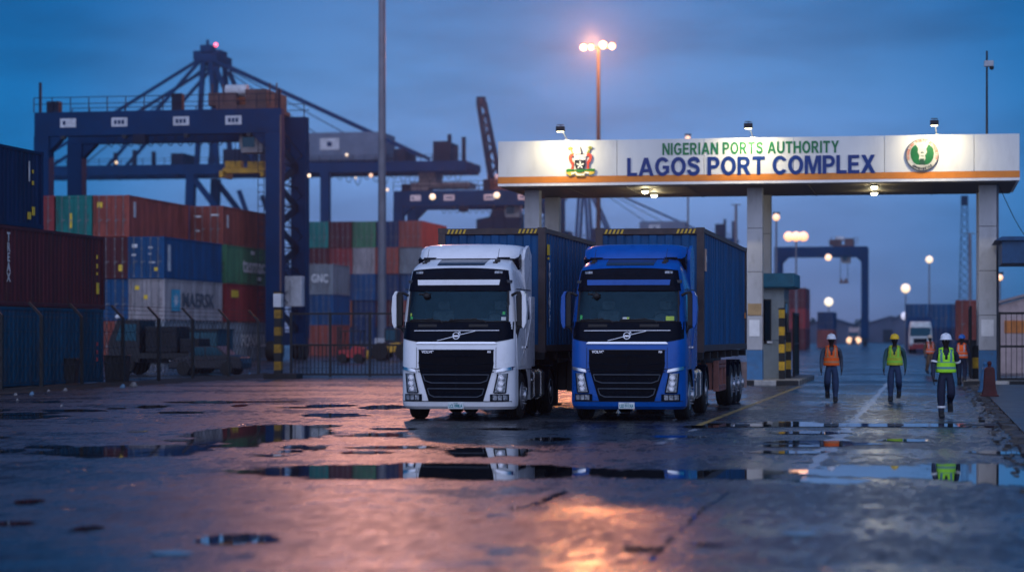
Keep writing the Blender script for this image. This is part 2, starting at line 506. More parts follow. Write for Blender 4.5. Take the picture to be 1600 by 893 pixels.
def water_mat(rim=True):
    m = bpy.data.materials.new('puddle_water'); m.use_nodes = True
    t = m.node_tree; p = t.nodes['Principled BSDF']
    p.inputs['Base Color'].default_value = (0.010, 0.010, 0.012, 1)
    p.inputs['Roughness'].default_value = 0.02
    p.inputs['IOR'].default_value = 1.33
    co = N(t, 'ShaderNodeTexCoord').outputs['Object']
    n = N(t, 'ShaderNodeTexNoise'); n.inputs['Scale'].default_value = 2.2; n.inputs['Detail'].default_value = 2
    t.links.new(co, n.inputs['Vector'])
    bn = N(t, 'ShaderNodeBump'); bn.inputs['Strength'].default_value = 0.25; bn.inputs['Distance'].default_value = 0.0012
    t.links.new(n.outputs['Fac'], bn.inputs['Height']); t.links.new(bn.outputs[0], p.inputs['Normal'])
    # the film of water thins out towards the rim, around the grains of the asphalt
    at = N(t, 'ShaderNodeAttribute', attribute_name='depth' if rim else 'none')
    n2 = N(t, 'ShaderNodeTexNoise'); n2.inputs['Scale'].default_value = 9; n2.inputs['Detail'].default_value = 5; n2.inputs['Roughness'].default_value = .75
    mp2 = N(t, 'ShaderNodeMapping'); mp2.inputs['Scale'].default_value = (1, .35, 1)
    t.links.new(co, mp2.inputs[0]); t.links.new(mp2.outputs[0], n2.inputs['Vector'])
    if rim:
        v = mathn(t, 'ADD', at.outputs['Fac'], mathn(t, 'MULTIPLY', mathn(t, 'SUBTRACT', n2.outputs['Fac'], .5), 1.5))
        f = maprange(t, v, .30, .62, 0, 1)
        tr = N(t, 'ShaderNodeBsdfTransparent'); mx = N(t, 'ShaderNodeMixShader')
        t.links.new(f, mx.inputs[0]); t.links.new(tr.outputs[0], mx.inputs[1]); t.links.new(p.outputs[0], mx.inputs[2])
        t.links.new(mx.outputs[0], t.nodes['Material Output'].inputs['Surface'])
    return m
WF = water_mat(False)
WM = water_mat()
from mathutils import noise as mnoise
PZ = [0.004]
def puddle(px0, px1, py0, py1, seed, jag=0.35, n=120, z=0.004, skew=0.0, label=None):
    """irregular sheet of water between four measured edges on the ground"""
    PZ[0] += 0.00012; z = PZ[0]
    pts = []
    cx, cy = (px0 + px1) / 2, (py0 + py1) / 2
    d0, d1 = H * FPX / (py1 - 525), H * FPX / (py0 - 525)
    dc, dr = (d0 + d1) / 2, (d1 - d0) / 2
    wr = (px1 - px0) / 2 / FPX * dc
    latc = (cx - 800) / FPX * dc
    for i in range(n):
        a = 2 * math.pi * i / n
        q = Vector((math.cos(a) * 1.3 + seed * 7.1, math.sin(a) * 1.3, seed * 3.3))
        k = 1 + jag * (.45 * mnoise.fractal(q * 1.0, 0.9, 2.1, 5) + .35 * mnoise.fractal(q * 4.1, 0.7, 2.1, 4) - .12)
        u, w = math.cos(a), math.sin(a)
        u = math.copysign(abs(u) ** 0.8, u)
        lat = latc + wr * u * k + skew * w * dr
        d = dc + dr * w * k
        pts.append((-SN * d + CS * lat, CS * d + SN * lat, z))
    cxw = sum(p[0] for p in pts) / n; cyw = sum(p[1] for p in pts) / n
    inn = [(cxw + (x - cxw) * .80, cyw + (y - cyw) * .80, z_) for x, y, z_ in pts]
    out = [(cxw + (x - cxw) * 1.08, cyw + (y - cyw) * 1.08, z_) for x, y, z_ in pts]
    mb = MB(); mb.add(out + inn, [(i, (i + 1) % n, n + (i + 1) % n, n + i) for i in range(n)] + [tuple(range(n, 2 * n))])
    o = mb.build('puddle', WM)
    at = o.data.attributes.new('depth', 'FLOAT', 'POINT')
    at.data.foreach_set('value', [0.0] * n + [1.0] * n)
    return tag(o, kind='structure')
PUD = [(375, 985, 722, 751, 1, .45), (880, 1255, 732, 750, 2, .5), (70, 335, 694, 715, 3, .35), (285, 525, 663, 690, 4, .4),
       (690, 835, 697, 715, 5, .5), (1235, 1500, 727, 748, 6, .6), (1440, 1640, 722, 762, 7, .7), (1230, 1360, 746, 756, 8, .8),
       (300, 440, 834, 851, 9, .5), (110, 168, 821, 831, 10, .5), (-20, 62, 814, 822, 11, .5), (470, 565, 645, 652, 12, .5),
       (560, 640, 632, 640, 13, .5), (820, 900, 683, 689, 14, .6), (745, 830, 668, 672, 15, .6), (-40, 120, 648, 652, 16, .4),
       (250, 400, 626, 630, 17, .5), (640, 720, 735, 747, 18, .3), (1010, 1110, 680, 684, 19, .6)]
for a in PUD: puddle(*a)
rp = random.Random(5)
for k in range(36):        # shallow films of rain water left of the trucks
    px, py = rp.uniform(-20, 620), rp.uniform(622, 712)
    w_ = rp.uniform(18, 75) * (py - 525) / 150
    h_ = rp.uniform(1.2, 3.2) * (py - 525) / 150
    puddle(px - w_, px + w_, py - h_, py + h_, 30 + k, 0.6, 60)
for k in range(9):        # and in the lane on the right
    px, py = rp.uniform(1090, 1580), rp.uniform(612, 712)
    w_ = rp.uniform(20, 80) * (py - 525) / 150
    h_ = rp.uniform(1.0, 2.6) * (py - 525) / 150
    puddle(px - w_, px + w_, py - h_, py + h_, 90 + k, 0.6, 60)
for k in range(5):        # small ones in the foreground
    px, py = rp.uniform(0, 1600), rp.uniform(765, 885)
    w_ = rp.uniform(10, 40); h_ = rp.uniform(1.5, 5)
    puddle(px - w_, px + w_, py - h_, py + h_, 130 + k, 0.6, 60)
# the two long cracks that hold water
def crack(pts, w, seed):
    rr = random.Random(seed); mb = MB(); L = []; Rr = []
    for (x0, y0), (x1, y1) in zip(pts, pts[1:]):
        for k in range(14):
            t_ = k / 14
            gx, gy = G(x0 + (x1 - x0) * t_ + rr.uniform(-5, 5), y0 + (y1 - y0) * t_)
            ww = w * rr.uniform(0.1, 1.0)
            L.append((gx - ww, gy, 0.003 + w * .01)); Rr.append((gx + ww, gy + rr.uniform(-.05, .05), 0.003 + w * .01))
    n = len(L)
    mb.add(L + Rr, [(i, i + 1, n + i + 1, n + i) for i in range(n - 1)])
    tag(mb.build('puddle', WF), kind='structure')
crack([(885, 768), (840, 786), (795, 796)], 0.07, 3)
crack([(1140, 768), (1105, 790), (1080, 812), (1040, 850), (1010, 880)], 0.028, 4)

# --- road paint
def worn(name, colr, keep=0.5, rough=0.45):
    m = bpy.data.materials.new(name); m.use_nodes = True
    t = m.node_tree; p = t.nodes['Principled BSDF']
    co = N(t, 'ShaderNodeTexCoord').outputs['Object']
    n = N(t, 'ShaderNodeTexNoise'); n.inputs['Scale'].default_value = 2.6; n.inputs['Detail'].default_value = 8; n.inputs['Roughness'].default_value = 0.75
    t.links.new(co, n.inputs['Vector'])
    f = maprange(t, n.outputs['Fac'], keep - 0.06, keep + 0.06, 0, 1)
    t.links.new(mixc(t, f, (0.045, 0.043, 0.045), colr), p.inputs['Base Color'])
    p.inputs['Roughness'].default_value = rough
    return m
LW = worn('worn_white_line', (0.36, 0.36, 0.38), 0.44, 0.24)
LY = worn('worn_yellow_line', (0.40, 0.25, 0.05), 0.44, 0.42)
mb = MB(); rw = random.Random(4); A_, B_ = [], []
for k in range(150):
    y0 = 30.5 + k * .4; wv = .05 + .24 * abs(mnoise.noise(Vector((0, y0 * .55, 3)))) * 2 + rw.uniform(-.02, .02); xo = .05 * mnoise.noise(Vector((5, y0 * .3, 0)))
    A_.append((-1.56 + xo - max(.015, wv), y0, .0035)); B_.append((-1.56 + xo + max(.015, wv), y0, .0035))
mb.add(A_ + B_, [(i, i + 1, 150 + i + 1, 150 + i) for i in range(149)])
tag(mb.build('lane_line', LW), kind='structure')
mb = MB()
mb.add([(-4.56, 45, .004), (-4.42, 45, .004), (-4.42, 81, .004), (-4.56, 81, .004)], [(0, 1, 2, 3)])
tag(mb.build('edge_line', LY), kind='structure')
mb = MB()
for y0, y1 in ((37.2, 38.2), (38.8, 40.2), (42.3, 43.4)):
    mb.add([(-4.42, y0, .004), (-4.28, y0, .004), (-4.28, y1, .004), (-4.42, y1, .004)], [(0, 1, 2, 3)])
tag(mb.build('dashed_line', LW), kind='structure')
# drain channel across the lane: pale water in it, dark grates over it
mb = MB()
a, b2 = G(1105, 666.5), G(1560, 667.5)
a2, b3 = G(1105, 661.5), G(1560, 662)
mb.add([(*a, .013), (*b2, .013), (*b3, .013), (*a2, .013)], [(0, 1, 2, 3)])
tag(mb.build('drain_channel', WF), kind='structure')
mb = MB()
for x0, x1 in ((1148, 1172), (1287, 1310), (1388, 1412), (1500, 1560)):
    q = [(*G(x0, 666), .0165), (*G(x1, 666), .0165), (*G(x1, 663), .0165), (*G(x0, 663), .0165)]
    mb.add(q, [(0, 1, 2, 3)])
tag(mb.build('drain_grate', STEEL_DK), kind='structure')

# --- pavement on the right with its broken kerb, traffic islands
PAVE = M('pavement', (0.085, 0.083, 0.085), 0.38, 0, 0.4, 0.9, dirt=(0.03, 0.03, 0.03), dirt_amt=0.7, bump=0.15, bscale=12)
mb = MB(); mb.box(1.62, 30, 12, 82.9, -0.2, 0.06)
tag(mb.build('pavement', PAVE), kind='structure')
rk = random.Random(9); mb = MB(); y = 14.0
while y < 82.5:
    L_ = rk.uniform(0.35, 1.0)
    if rk.random() < 0.82:
        x0 = 1.38 + rk.uniform(-0.05, 0.05); h0 = rk.uniform(0.015, 0.06)
        v = [(x0 + rk.uniform(-.05, .05), y, -.05), (1.60, y + rk.uniform(0, .08), -.05), (1.60, y + L_ - .03, -.05), (x0 + rk.uniform(-.06, .06), y + L_ - rk.uniform(.03, .1), -.05)]
        v += [(a_ + rk.uniform(-.02, .02), b_, h0 + rk.uniform(-.03, .03)) for a_, b_, c_ in v]
        mb.add(v, [(0, 3, 2, 1), (4, 5, 6, 7), (0, 1, 5, 4), (1, 2, 6, 5), (2, 3, 7, 6), (3, 0, 4, 7)])
    for q in range(2):     # rubble
        cx, cy, s_ = 1.3 + rk.uniform(-.28, .1), y + rk.uniform(0, L_), rk.uniform(.012, .04)
        v = [(cx + rk.uniform(-s_, s_) - s_ * (i % 2 * 2 - 1), cy + rk.uniform(-s_, s_) - s_ * (i // 2 % 2 * 2 - 1), (0 if i < 4 else s_ * rk.uniform(.6, 1.3))) for i in range(8)]
        mb.add(v, [(0, 1, 3, 2), (4, 6, 7, 5), (0, 4, 5, 1), (1, 5, 7, 3), (3, 7, 6, 2), (2, 6, 4, 0)])
    y += L_
tag(mb.build('kerb', M('kerb_stone', (.075, .07, .066), .7, 0, .5, 2, dirt=(.02, .02, .02), dirt_amt=.7)), kind='structure')
def island(x0, x1, y0, y1, name='traffic_island'):
    mb = MB()
    mb.box(x0 + .2, x1 - .2, y0 + .2, y1 - .2, -.1, .155, 0)
    n = max(2, int((x1 - x0) / 0.75)); w = (x1 - x0) / n
    for k in range(n):
        for yy in (y0, y1 - .2): mb.box(x0 + k * w, x0 + (k + 1) * w - .01, yy, yy + .197, -.1, .17, 1 + k % 2)
    n = int((y1 - y0 - .4) / 0.75); w = (y1 - y0 - .4) / n
    for k in range(n):
        for xx in (x0, x1 - .2): mb.box(xx, xx + .197, y0 + .2 + k * w, y0 + .2 + (k + 1) * w - .01, -.1, .17, 1 + (k + 1) % 2)
    kw = M('kerb_white', (0.42, 0.40, 0.37), 0.7, 0, 0.3, 3, dirt=(0.1, 0.09, 0.08), dirt_amt=0.7)
    return tag(mb.build(name, [CONC, BLACK_P, kw], bevel=0.02), kind='structure')
island(-10.2, -4.65, 82.9, 94.5)
island(1.15, 7.5, 83.1, 94.5)
island(-15.6, -13.4, 82.9, 94.5)
# dark soil strip under the left fence
SOIL = M('soil', (0.022, 0.020, 0.019), 0.9, 0, 0.5, 1.5, bump=0.6, bscale=6)
mb = MB(); n = 60; rs = random.Random(3); L = []; Rr = []
for i in range(n + 1):
    yy = 60 + 37.5 * i / n
    L.append((-30.0, yy, .03)); Rr.append((-27.7 + rs.uniform(-.25, .25), yy, .006))
Mid = [(-28.7 + rs.uniform(-.2, .2), l[1], .10 + rs.uniform(-.04, .06)) for l in L]
k = n + 1
mb.add(L + Mid + Rr, [(i, i + 1, k + i + 1, k + i) for i in range(n)] + [(k + i, k + i + 1, 2 * k + i + 1, 2 * k + i) for i in range(n)])
tag(mb.build('verge', SOIL, smooth=60), kind='structure')
# ================================================================== CONTAINERS
CW, CL, CH = 2.44, 12.19, 2.70
def cmat(key, colr, dirt=(0.05, 0.030, 0.022), amt=0.75):
    colr = tuple(v * .66 for v in colr)
    return M('container_' + key, colr, 0.55, 0, 0.42, 0.55, (1.6, 1.6, 0.35), dirt, amt, bump=0.05, bscale=5, spec=.15)
CM = {
 'brown':  cmat('brown', (0.46, 0.105, 0.075)), 'maroon': cmat('maroon', (0.125, 0.026, 0.032)),
 'red':    cmat('red', (0.36, 0.050, 0.052)),   'brick':  cmat('brick', (0.36, 0.090, 0.065)),
 'teal':   cmat('teal', (0.010, 0.26, 0.23)),   'green':  cmat('green', (0.080, 0.27, 0.14)),
 'blue':   cmat('blue', (0.008, 0.105, 0.28)),  'navy':   cmat('navy', (0.006, 0.050, 0.155)),
 'grey':   cmat('grey', (0.30, 0.34, 0.38)),    'white':  cmat('white', (0.52, 0.47, 0.48)),
 'orange': cmat('orange', (0.40, 0.115, 0.035)), 'petrol': cmat('petrol', (0.006, 0.080, 0.160)),
 'truckblue': cmat('truckblue', (0.005, 0.110, 0.300), amt=0.3), 'darkblue': cmat('darkblue', (0.006, 0.032, 0.110), amt=0.3),
}
RODM = M('lock_rod', (0.20, 0.20, 0.21), 0.5, 0.4, 0.3, 3)
def corrugated(mb, axis, plane, a0, a1, z0, z1, out, pitch=0.28, depth=0.036, mi=0):
    """trapezoid-profile sheet; axis 'y': runs along y at x=plane, 'x': along x at y=plane; out = outward sign"""
    n = max(2, int((a1 - a0) / pitch)); w = (a1 - a0) / n
    prof = []
    for k in range(n):
        s = a0 + k * w
        prof += [(s, 0), (s + w * .38, 0), (s + w * .5, -depth), (s + w * .88, -depth)]
    prof.append((a1, 0))
    def pt(a, dd, z):
        return (plane + out * dd, a, z) if axis == 'y' else (a, plane + out * dd, z)
    lo = [pt(a, d_, z0) for a, d_ in prof]; hi = [pt(a, d_, z1) for a, d_ in prof]
    m = len(prof)
    mb.add(lo + hi, [(i, i + 1, m + i + 1, m + i) for i in range(m - 1)], mi)
def container_meshes(L=CL, hh=CH, pitch=0.28, front='door', dep=0.036):
    w = CW / 2
    b = MB()
    corrugated(b, 'y', w - .03, .12, L - .12, .16, hh - .10, 1, pitch, dep)
    corrugated(b, 'y', -w + .03, .12, L - .12, .16, hh - .10, -1, pitch, dep)
    corrugated(b, 'x', L - .03, -w + .12, w - .12, .16, hh - .10, 1, pitch)
    if front == 'wall': corrugated(b, 'x', .03, -w + .12, w - .12, .16, hh - .16, -1, 0.36, 0.045)
    b.box(-w + .04, w - .04, .06, L - .06, hh - .06, hh - .025)
    b.box(-w + .06, w - .06, .06, L - .06, .10, .15)
    f = MB()
    for sx in (-1, 1):
        for yy in (0, L - .16):
            f.box(sx * w, sx * (w - .16), yy, yy + .16, 0, hh)
        f.box(sx * (w - .005), sx * (w - .10), .16, L - .16, .02, .165)
        f.box(sx * (w - .005), sx * (w - .08), .16, L - .16, hh - .11, hh - .01)
    for yy in (.01, L - .11):
        f.box(-w + .16, w - .16, yy, yy + .10, .02, .17)
        f.box(-w + .16, w - .16, yy, yy + .10, hh - .14, hh - .01)
    for sx in (-1, 1):      # corner castings
        for yy in (-.006, L - .172):
            for zz in (-.004, hh - .118):
                f.box(sx * (w + .006), sx * (w - .172), yy, yy + .178, zz, zz + .122)
    return b, f
def door_mesh(s):
    d = MB(); w = CW / 2
    x0, x1 = (0.012, w - .165) if s > 0 else (-w + .165, -.012)
    d.box(x0, x1, .05, .09, .18, CH - .15)
    for k in range(4):
        z = .30 + k * .60
        d.box(x0 + .06, x1 - .06, .036, .0505, z, z + .36)
    for z in (.4, 1.0, 1.7, 2.3):
        xx = x1 if s > 0 else x0
        d.box(xx - .05, xx + .03, .02, .05, z, z + .10)
    return d
def rods_mesh(s):
    r = MB()
    for x in (.30, .82):
        r.cyl((s * x, .015, .06), (s * x, .015, CH - .04), .020, n=6)
        for z in (.14, 1.0, 1.9, CH - .15): r.box(s * x - .05, s * x + .05, .004, .038, z, z + .07)
        r.box(s * x - .02, s * x + .24, -.01, .004, 1.08, 1.12)
    return r
_b, _f = container_meshes(pitch=0.36)
_proto = {}
def yard_container(x, y, z, key, label, group, length=CL, jitter=0.04):
    """x = centre, y = near end, z = base"""
    t = thing('shipping_container', label, 'container', (x + random.uniform(-jitter, jitter), y + random.uniform(-jitter, jitter) * 2, z), R(random.uniform(-.15, .15)), group)
    k = ('c', length)
    if k not in _proto:
        if length == CL: bb, ff = _b, _f
        else: bb, ff = container_meshes(length, pitch=0.36)
        pm = {}
        for nm, mbx in (('side_panel', bb), ('frame', ff), ('door', door_mesh(1)), ('door2', door_mesh(-1)), ('lock_rod', rods_mesh(1)), ('lock_rod2', rods_mesh(-1))):
            o = mbx.build(nm.rstrip('2'), CM[key]); pm[nm] = o.data; bpy.data.objects.remove(o)
        _proto[k] = pm
    pm = _proto[k]
    out = {}
    def put(nm, mat, parent):
        o = bpy.data.objects.new(nm.rstrip('2'), pm[nm]); col.objects.link(o); o.parent = parent
        o.material_slots[0].link = 'OBJECT'; o.material_slots[0].material = mat
        return o
    put('side_panel', CM[key], t); put('frame', CM[key], t)
    for s in ('', '2'):
        d = put('door' + s, CM[key], t); put('lock_rod' + s, RODM, d)
    return t
LET_W = M('white_lettering', (0.62, 0.62, 0.62), 0.6, 0, 0.3, 3)
LET_G = M('grey_lettering', (0.10, 0.11, 0.13), 0.6, 0, 0.3, 3)
LET_Y = M('yellow_sticker', (0.75, 0.50, 0.03), 0.5, 0, 0.2, 6)
LET_C = M('light_blue_panel', (0.05, 0.36, 0.50), 0.5, 0, 0.2, 3)
def stickers(t, spots, mat=LET_Y, name='sticker', side='x'):
    for a, z, w, h in spots:
        mb = MB()
        if side == 'x': mb.box(CW / 2 - .02, CW / 2 + .009, a, a + w, z, z + h)
        else: mb.box(a, a + w, .028, .0345, z, z + h)
        mb.build(name, mat, t)

# --- stack at the left edge, behind the wire fence
g1 = 'containers stacked at the left behind the wire fence'
XL = -30.3 - CW / 2
c = yard_container(XL, 69.6, .05, 'petrol', 'petrol blue container at the bottom of the stack behind the wire fence posts', g1)
stickers(c, [(11.5, 1.35, .10, .14), (11.5, 1.05, .10, .14), (11.5, .78, .10, .14)], M('red_sticker', (.45, .05, .05), .5), 'sticker')
c = yard_container(XL, 69.7, 2.76, 'maroon', 'dark maroon container with white upright letters, above the petrol blue one', g1)
text_obj('lettering', 'T\nR\nE\nA\nX', .42, LET_W, c, (CW / 2 + .012, 3.05, 1.62), '+x', .004, .012)
stickers(c, [(11.35, .55, .22, .42), (11.35, 1.5, .10, .16), (11.35, 1.25, .08, .10), (11.35, 1.85, .08, .14)])
c = yard_container(XL - .2, 64.1, 5.47, 'darkblue', 'dark blue container topmost of the stack at the left edge', g1)
stickers(c, [(11.2, .45, .2, .3), (11.2, 1.5, .12, .14), (11.2, 1.9, .10, .12), (10.8, .3, .25, .25)])
stickers(c, [(10.9, 1.6, .07, .7)], LET_W, 'lettering')

# --- the middle block behind the fence (front bay 148 m away)
g2 = 'containers in the middle block under the near gantry crane'
XB = -48.45 - CW / 2
YB = 141.7
PIT = 2.50
XA = XB - PIT
def col_z(k): return .04 + k * (CH + .01)
# column beside the lane, front bay: three high
c = yard_container(XB, YB, col_z(2), 'blue', 'bright blue container with white stencilled doors, on the white lettered one', g2)
stickers(c, [(.15, 1.95, .28, .10), (.15, 1.55, .22, .08), (-.95, 2.0, .35, .22), (-.95, 1.45, .25, .14), (.2, 1.0, .4, .1)], LET_W, 'stencil', 'y')
stickers(c, [(.55, .5, .22, .22)], LET_Y, 'sticker', 'y')
stickers(c, [(.8, .5, .5, 1.7)], LET_W, 'stencil')
c = yard_container(XB, YB, col_z(1), 'white', 'dirty white container with light blue square and dark lettering on its side', g2)
mb = MB(); mb.box(CW / 2 - .02, CW / 2 + .01, 1.4, 3.1, .65, 2.05); sq = mb.build('logo_panel', LET_C, c)
st = MB(); pts = []
for k in range(14):
    a = math.pi * k / 7 + math.pi / 2; r_ = .50 if k % 2 == 0 else .22
    pts.append((2.25 + r_ * 1.25 * math.cos(a), 1.35 + r_ * math.sin(a)))
st.prism(pts, 'x', CW / 2 + .010, CW / 2 + .018); st.build('star', LET_W, sq)
text_obj('lettering', 'MAERSK', 1.3, LET_G, c, (CW / 2 + .012, 7.0, 1.35), '+x', .004, .03, width=6.8)
stickers(c, [(-.8, 2.0, .3, .25), (-.2, 1.4, .25, .25)], LET_Y, 'sticker', 'y')
c = yard_container(XB, YB, col_z(0), 'grey', 'grey container on the ground under the white lettered one', g2)
# column behind it: four high at the front
cols = {3: ('brown', 'rust brown container on top of the block, front bay, its long side showing'), 2: ('maroon', 'maroon container under the rust brown one, left of the blue doors'),
        1: ('blue', 'mid blue container left of the grey doors in the middle block'), 0: ('brick', 'brick red container at the foot of the block beside the petrol blue stack')}
for k in (0, 1, 2, 3):
    c = yard_container(XA, YB + .3, col_z(k), cols[k][0], cols[k][1], g2)
    if k == 3:
        stickers(c, [(-.95, 1.9, .35, .35)], LET_Y, 'sticker', 'y'); stickers(c, [(.9, 1.3, .4, 1.0)], LET_W, 'stencil')
    if k == 2: stickers(c, [(.55, .5, .3, .4)], LET_Y, 'sticker', 'y')
cols = {3: ('teal', 'teal green container with a yellow mark, topmost left of the rust brown one'), 2: ('navy', 'navy container below the teal green one, hidden in the stack'),
        1: ('maroon', 'maroon container second tier under the teal green one'), 0: ('grey', 'grey container at the foot of the teal topped column')}
for k in (0, 1, 2, 3):
    c = yard_container(XA - PIT, YB + .2, col_z(k), cols[k][0], cols[k][1], g2)
    if k == 3: stickers(c, [(-.3, .6, .16, .95)], LET_Y, 'sticker', 'y')
cols = {3: ('red', 'crimson container topmost at the left of the teal green one'), 2: ('brown', 'brown container below the crimson one'),
        1: ('blue', 'blue container second tier below the crimson one'), 0: ('navy', 'navy container at the foot of the crimson topped column')}
for k in (0, 1, 2, 3): yard_container(XA - 2 * PIT, YB + .1, col_z(k), cols[k][0], cols[k][1], g2)
# rear bay, four high
Y2 = YB + CL + 1.0
c = yard_container(XB - .2, Y2, col_z(3), 'brick', 'red brown container topmost in the rear bay beside the crane leg', g2)
stickers(c, [(-.9, 1.9, .5, .12), (.3, 2.0, .6, .12), (-.8, .9, .3, .1)], LET_W, 'stencil', 'y'); stickers(c, [(.9, 1.2, .4, .9)], LET_W, 'stencil')
c = yard_container(XB, Y2, col_z(2), 'green', 'green container with white lettering beside the crane leg', g2)
text_obj('lettering', 'tasmac', 1.5, LET_W, c, (CW / 2 + .012, 6.6, 1.35), '+x', .004, .03, width=5.6)
stickers(c, [(5.9, 2.2, .9, .25), (7.5, .35, .9, .25)], LET_W, 'stencil')
c = yard_container(XB, Y2, col_z(1), 'red', 'dark red container under the green lettered one', g2)
stickers(c, [(1.2, 1.75, 1.6, .5)], LET_Y, 'sticker')
c = yard_container(XB, Y2, col_z(0), 'grey', 'grey container with white lettering at the foot of the rear bay', g2)
text_obj('lettering', 'FONALL', 1.2, LET_W, c, (CW / 2 + .012, 6.6, 1.35), '+x', .004, .03, width=6.2)
for k, kk in ((0, 'navy'), (1, 'maroon'), (2, 'blue')):
    yard_container(XA, Y2, col_z(k), kk, ['navy container lowest in the hidden rear bay', 'maroon container in the middle of the hidden rear bay', 'blue container third tier of the hidden rear bay'][k], g2)

# --- the far block behind the barred gate (235 m)
g3 = 'containers in the far block behind the barred sliding gate'
dF = 236.0
tiers = {4: ['teal', 'maroon', 'green', 'navy', 'brown'], 3: ['maroon', 'red', 'white', 'brown', 'grey'], 2: ['navy', 'navy', 'blue', 'navy', 'blue'],
         1: ['blue', 'orange', 'navy', 'maroon', 'brown'], 0: ['brown', 'petrol', 'navy', 'blue', 'maroon']}
tn = ['ground tier', 'second tier', 'third tier', 'fourth tier', 'top tier']
cn = ['leftmost column by the crane leg', 'second column from the left', 'middle column left of the tall mast', 'column right of the tall mast', 'rightmost column by the white truck']
xr = P(660, dF)
for tr in range(5):
    for cI in range(5):
        yard_container(xr[0] - CW / 2 - (4 - cI) * PIT, xr[1] + .15 * ((tr * 3 + cI * 5) % 4), col_z(tr), tiers[tr][cI],
                       f"{dict(brick='brick red').get(tiers[tr][cI], tiers[tr][cI])} container, {tn[tr]} of the far block, {cn[cI]}", g3)
c1 = P(520, 205)
c = yard_container(c1[0] - CW / 2, c1[1], col_z(2), 'grey', 'pale grey green container with white letters beside the far block, third tier', g3, 6.06)
text_obj('lettering', 'GNC', 1.0, LET_W, c, (0, .02, 1.4), '-y', .004, .03, width=1.5)
yard_container(c1[0] - CW / 2, c1[1], col_z(1), 'blue', 'blue container under the pale grey green one beside the crane leg', g3, 6.06)
yard_container(c1[0] - CW / 2, c1[1], col_z(0), 'brown', 'brown container on the ground under the blue one beside the crane leg', g3, 6.06)

# --- containers seen through the gateway
g4 = 'containers seen through the gateway'
a = P(1258, 305)
for k, key in enumerate(('maroon', 'red', 'maroon')):
    yard_container(a[0] - CW / 2, a[1], col_z(k), key, ['dark maroon container lowest of the stack behind the guard booth', 'crimson container in the middle of the stack behind the guard booth', 'maroon container topmost of the stack behind the guard booth'][k], g4)
a = P(1302, 350)
for k, key in enumerate(('brick', 'navy')):
    yard_container(a[0] - CW / 2, a[1], col_z(k), key, ['brick red container on the ground left of the oncoming headlights', 'navy container above the brick red one left of the oncoming headlights'][k], g4)
a = P(1430, 262)
for k, key in enumerate(('navy', 'blue')):
    for q in range(3):
        yard_container(a[0] + .1 + q * PIT, a[1] + 2 + q * .2, col_z(k), key,
            f"{['navy blue container on the ground', 'deep blue container on the upper tier'][k]}, {['left', 'middle', 'right'][q]} of the three columns past the gateway", g4)
a = P(1496, 150)
yard_container(a[0] + CW / 2, a[1] + 6, 1.5, 'brick', 'short red container raised on a skid behind the orange vested man', g4, 6.06)
mb = MB()
for yy in (a[1] + 6.6, a[1] + 11.2):
    mb.box(a[0] + .1, a[0] + 2.3, yy, yy + .5, 0, 1.5)
tag(mb.build('skid', STEEL_DK), 'dark steel skid carrying the short red container past the gateway', 'skid')
# ================================================================== GATE CANOPY
SIGNW = M('fascia_white', (0.66, 0.66, 0.63), 0.42, 0, 0.10, 0.8, (1, 1, .3), (0.35, 0.33, 0.30), 0.25)
ORANGE = M('fascia_orange', (0.62, 0.20, 0.025), 0.45, 0, 0.15, 2)
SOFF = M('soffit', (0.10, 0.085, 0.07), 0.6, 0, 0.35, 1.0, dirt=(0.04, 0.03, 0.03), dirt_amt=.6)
COLW = M('column_cladding', (0.42, 0.42, 0.43), 0.5, 0, 0.15, 1.2, (1, 1, .4), (0.2, 0.19, 0.18), 0.4)
COLB = M('column_blue', (0.05, 0.16, 0.32), 0.5, 0, 0.2, 2, dirt=(0.1, 0.1, 0.1), dirt_amt=.5)
YS, XL0, XR0, ZB, ZT = 83.5, -15.70, 3.10, 7.27, 8.92
gate = thing('gate_canopy', 'long white illuminated gate canopy with orange stripe spanning the entrance road', 'gate canopy', (0, 0, 0))
mb = MB()
seams = [XL0, PX(964, YS), PX(1100, YS), PX(1240, YS), PX(1382, YS), PX(1522, YS), XR0]
for a_, b_ in zip(seams, seams[1:]):
    mb.box(a_ + .008, b_ - .008, YS, YS + .10, ZB + .34, ZT)
mb.box(XL0 + .02, XR0 - .02, YS + .10, YS + 7.0, ZB + .45, ZT - .12)
for xx, s_ in ((XL0, 1), (XR0, -1)): mb.box(xx, xx + s_ * .10, YS + .10, YS + 7.05, ZB + .34, ZT)
mb.box(XL0, XR0, YS + 7.0, YS + 7.08, ZB + .34, ZT)
mb.build('fascia', SIGNW, gate, bevel=.006)
mb = MB()
mb.box(XL0 - .006, XR0 + .006, YS - .012, YS + 7.09, ZB + .10, ZB + .336)
mb.build('orange_band', ORANGE, gate)
mb = MB(); mb.box(XL0 - .002, XR0 + .002, YS - .004, YS + 7.085, ZB, ZB + .097); mb.build('lower_trim', WHITE_P, gate)
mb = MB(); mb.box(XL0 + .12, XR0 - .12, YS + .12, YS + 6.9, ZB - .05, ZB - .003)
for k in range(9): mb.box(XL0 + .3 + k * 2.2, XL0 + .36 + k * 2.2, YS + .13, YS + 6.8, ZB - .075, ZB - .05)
mb.build('soffit', SOFF, gate)
